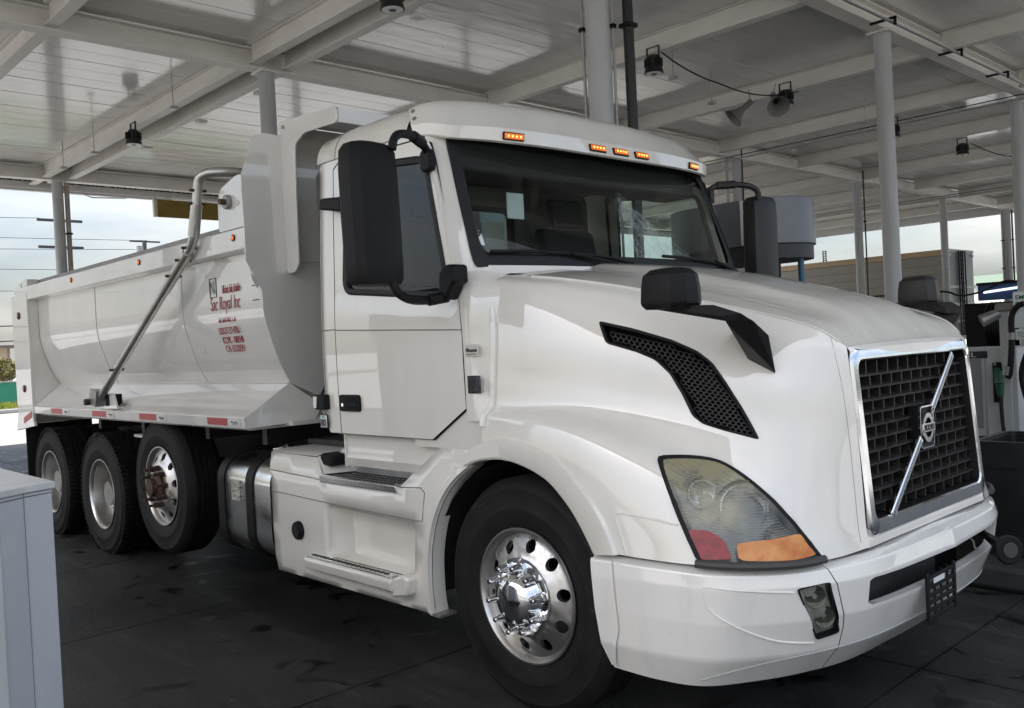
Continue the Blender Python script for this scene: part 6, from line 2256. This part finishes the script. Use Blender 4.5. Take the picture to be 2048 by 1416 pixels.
# ------------------------------------------------------------------ far left: kerb, grass, screened fence, building, pole, wires
boxo('kerb', -34.9, -34.6, -60, 60, -.055, .09, KERBM, kind='structure', bevel=.03)
boxo('verge', -38.6, -34.9, -60, 60, -.058, .05, mat('verge_soil', (.10, .10, .05), .9), kind='structure')
gr = MB()
for i in range(9000):
    x, y = random.uniform(-38.4, -36.6), random.uniform(-2, 16)
    h = random.uniform(.10, .28)
    a = random.uniform(0, 6.28)
    gr.add([(x - .02 * math.cos(a), y - .02 * math.sin(a), .05), (x + .02 * math.cos(a), y + .02 * math.sin(a), .05), (x + random.uniform(-.06, .06), y + random.uniform(-.06, .06), .05 + h)], [(0, 1, 2)])
gr.build('grass', mat('grass_blade', (.16, .22, .02), .7, col2=(.28, .30, .03), noise_amt=.9, noise_scale=.8), fix=False, smooth=0, kind='stuff')
t = empty('screen_fence', (-38.8, 8, 0), 'green screened fence behind the grass strip at the left edge', 'fence')
SCR = mat('screen_green', (.045, .27, .17), .7, col2=(.06, .33, .22), noise_amt=.7, noise_scale=1.5, bump=.15, bump_scale=3)
for k in range(9):
    y0 = -6 + 3.0 * k
    rows = [[(-38.75 + .05 * math.sin(.9 * j + k * 2.1 + .6 * i), y0 + .04 + 2.92 * j / 8, .06 + .98 * i / 3) for j in range(9)] for i in range(4)]
    MB().grid(rows).build('screen_panel', SCR, t, smooth=60, fix=False)
    MB().cyl((-38.7, y0, .02), (-38.7, y0, 1.12), .035, n=8).build('fence_post', CONDUIT, t)
MB().cyl((-38.72, -6, 1.07), (-38.72, 21, 1.07), .02, n=8).build('top_pipe', CONDUIT, t)
t = empty('tan_building', (-78, 13, 0), 'tan building with an overhanging roof beyond the green fence', 'building')
TAN = mat('stucco_tan', (.50, .41, .29), .8, col2=(.44, .36, .26), noise_amt=.5, noise_scale=.6)
PINK = mat('stucco_pink', (.48, .34, .26), .8)
boxo('upper_wall', -84, -75.2, 4, 15.7, 1.85, 3.22, TAN, t)
boxo('lower_wall', -84, -75.0, 4, 15.9, -.05, 1.85, PINK, t)
boxo('roof', -85, -74.4, 3.4, 16.6, 3.22, 3.42, mat('roof_brown', (.13, .10, .08), .7), t)
boxo('string_course', -84, -74.95, 4, 15.95, 1.80, 1.90, TAN, t)
boxo('window', -75.05, -74.97, 12.4, 13.3, .6, 1.5, DARK, t)
boxo('window', -75.25, -75.17, 12.4, 13.3, 2.15, 2.9, DARK, t)
boxo('downpipe', -75.25, -75.1, 15.72, 15.85, 0, 3.2, mat('stucco_brown', (.3, .22, .16), .8), t)


def leafy(name, c, r, h, n, label, cat='shrub', mt=None):
    t = empty(name, (c[0], c[1], 0), label, cat)
    m = MB()
    for i in range(n):
        d = Vector((random.gauss(0, 1), random.gauss(0, 1), random.gauss(0, 1))).normalized() * random.uniform(.35, 1) ** .5
        p = Vector((c[0] + d.x * r * random.uniform(.7, 1.1), c[1] + d.y * r, c[2] + d.z * h))
        s = random.uniform(.05, .12)
        a, b = Vector((random.uniform(-1, 1), random.uniform(-1, 1), random.uniform(-1, 1))).normalized() * s, Vector((random.uniform(-1, 1), random.uniform(-1, 1), random.uniform(-1, 1))).normalized() * s
        m.add([p - a, p + b, p + a, p - b], [(0, 1, 2, 3)])
    m.build('crown', mt or mat('leaf_olive', (.10, .11, .03), .7, col2=(.22, .17, .05), noise_amt=.8, noise_scale=1.2), t, fix=False, smooth=0)
    MB().cyl((c[0], c[1], 0), (c[0], c[1], c[2]), .08, .05, 8).build('trunk', mat('bark', (.12, .09, .06), .9), t)
    return t


leafy('small_tree', (-60, 11.6, 1.55), .95, .75, 1400, 'olive leaved small tree before the tan building', 'tree')
t = empty('utility_pole', (-50, 12.38, 0), 'utility pole with two crossarms standing behind the canopy column', 'pole')
WOOD = mat('pole_wood', (.045, .045, .045), .85)
MB().cyl((-50, 12.38, -.05), (-50, 12.38, 10.2), .15, .11, 12).build('pole', WOOD, t)
for z in (9.60, 8.13):
    boxo('crossarm', -50.2, -50.08, 11.22, 13.54, z - .07, z + .07, WOOD, t)
t = empty('far_pole', (-70, 24.6, 0), 'far utility pole top showing over the dump body rim', 'pole')
MB().cyl((-70, 24.75, -.05), (-70, 24.75, 11.3), .22, .16, 10).build('pole', WOOD, t)
boxo('crossarm', -70.1, -69.95, 23.6, 26.0, 11.2, 11.32, WOOD, t)
boxo('transformer', -70.3, -69.9, 24.2, 24.6, 10.3, 10.9, STEEL, t)
wire(sag((-50, 11.3, 9.66), (-49, -40, 9.2), .5), .015, 'upper power line crossing the sky left of the column')
wire(sag((-70, 25, 11.35), (-70, -40, 11.2), .35, 16), .02, 'thin power line just over the dump body rim')
wire(sag((-70, 24, 10.6), (-70, -40, 10.0), .4, 16), .02, 'lower thin power line over the dump body rim')
for k, (z, lab) in enumerate(((6.9, 'topmost of the wires beside the rear post'), (5.75, 'second wire down beside the rear post'), (3.9, 'thick lower wire beside the rear post'), (3.1, 'lowest thick wire beside the rear post'))):
    wire(sag((-50, 14, z), (-50, -40, z + .2), .2, 10), (.03 if k > 1 else .014), lab)
wire(sag((-40, 70, 12.9), (10, 66, 11.6), .3, 10), .02, 'thin power line in the sky over the white trailer')
# a low unseen block added behind the viewer as a dark band in reflections
t = empty('reflection_block', (-30, -130, 0), 'long low warehouse across the road, mirrored in the truck doors', 'building')
boxo('wall', -90, 60, -150, -130, -.05, 4.0, mat('reflection_block_wall', (.42, .38, .33), .8), t)
boxo('roof', -91, 61, -151, -129.5, 4.0, 4.4, mat('reflection_block_roof', (.25, .24, .23), .8), t)
for k in range(8):
    boxo('dock_door', -64 + 11 * k, -60 + 11 * k, -129.98, -129.9, 0, 3.2, mat('dock_door', (.55, .55, .54), .6), t)

t = empty('near_dispenser', (-3.2, -3.4, .15), 'grey pump with a looping hose on the near island, mirrored in the door', 'dispenser')
boxo('cabinet', -3.7, -2.9, -3.75, -3.05, .152, 1.75, GREYD, t, bevel=.02)
boxo('head', -3.75, -2.85, -3.8, -3.0, 1.76, 2.25, DISPD, t, bevel=.03)
MB().tube(spl([(-2.86, -3.2, 2.1), (-2.6, -3.15, 1.8), (-2.5, -3.1, 1.2), (-2.55, -3.1, .6), (-2.75, -3.1, .3), (-2.88, -3.15, .9)], 5), .03, 8).build('hose', BLACKP, t)
t = empty('parked_lorry', (-20, -44, 0), 'dark lorry parked across the yard, mirrored in the doors', 'truck')
boxo('load_box', -27, -18, -46, -43.5, 1.1, 3.6, mat('lorry_box', (.16, .15, .15), .6), t, bevel=.05)
boxo('cab', -17.6, -15.2, -46, -43.6, .6, 3.0, mat('lorry_cab', (.35, .12, .05), .4), t, bevel=.15)
for x in (-25.5, -24.2, -16.4):
    MB().lathe_y((x, -43.9, .5), [(.25, 0), (.48, .02), (.5, .06), (.5, .22), (.48, .26), (.25, .28)], 24).build('wheel', RUBBER, t)
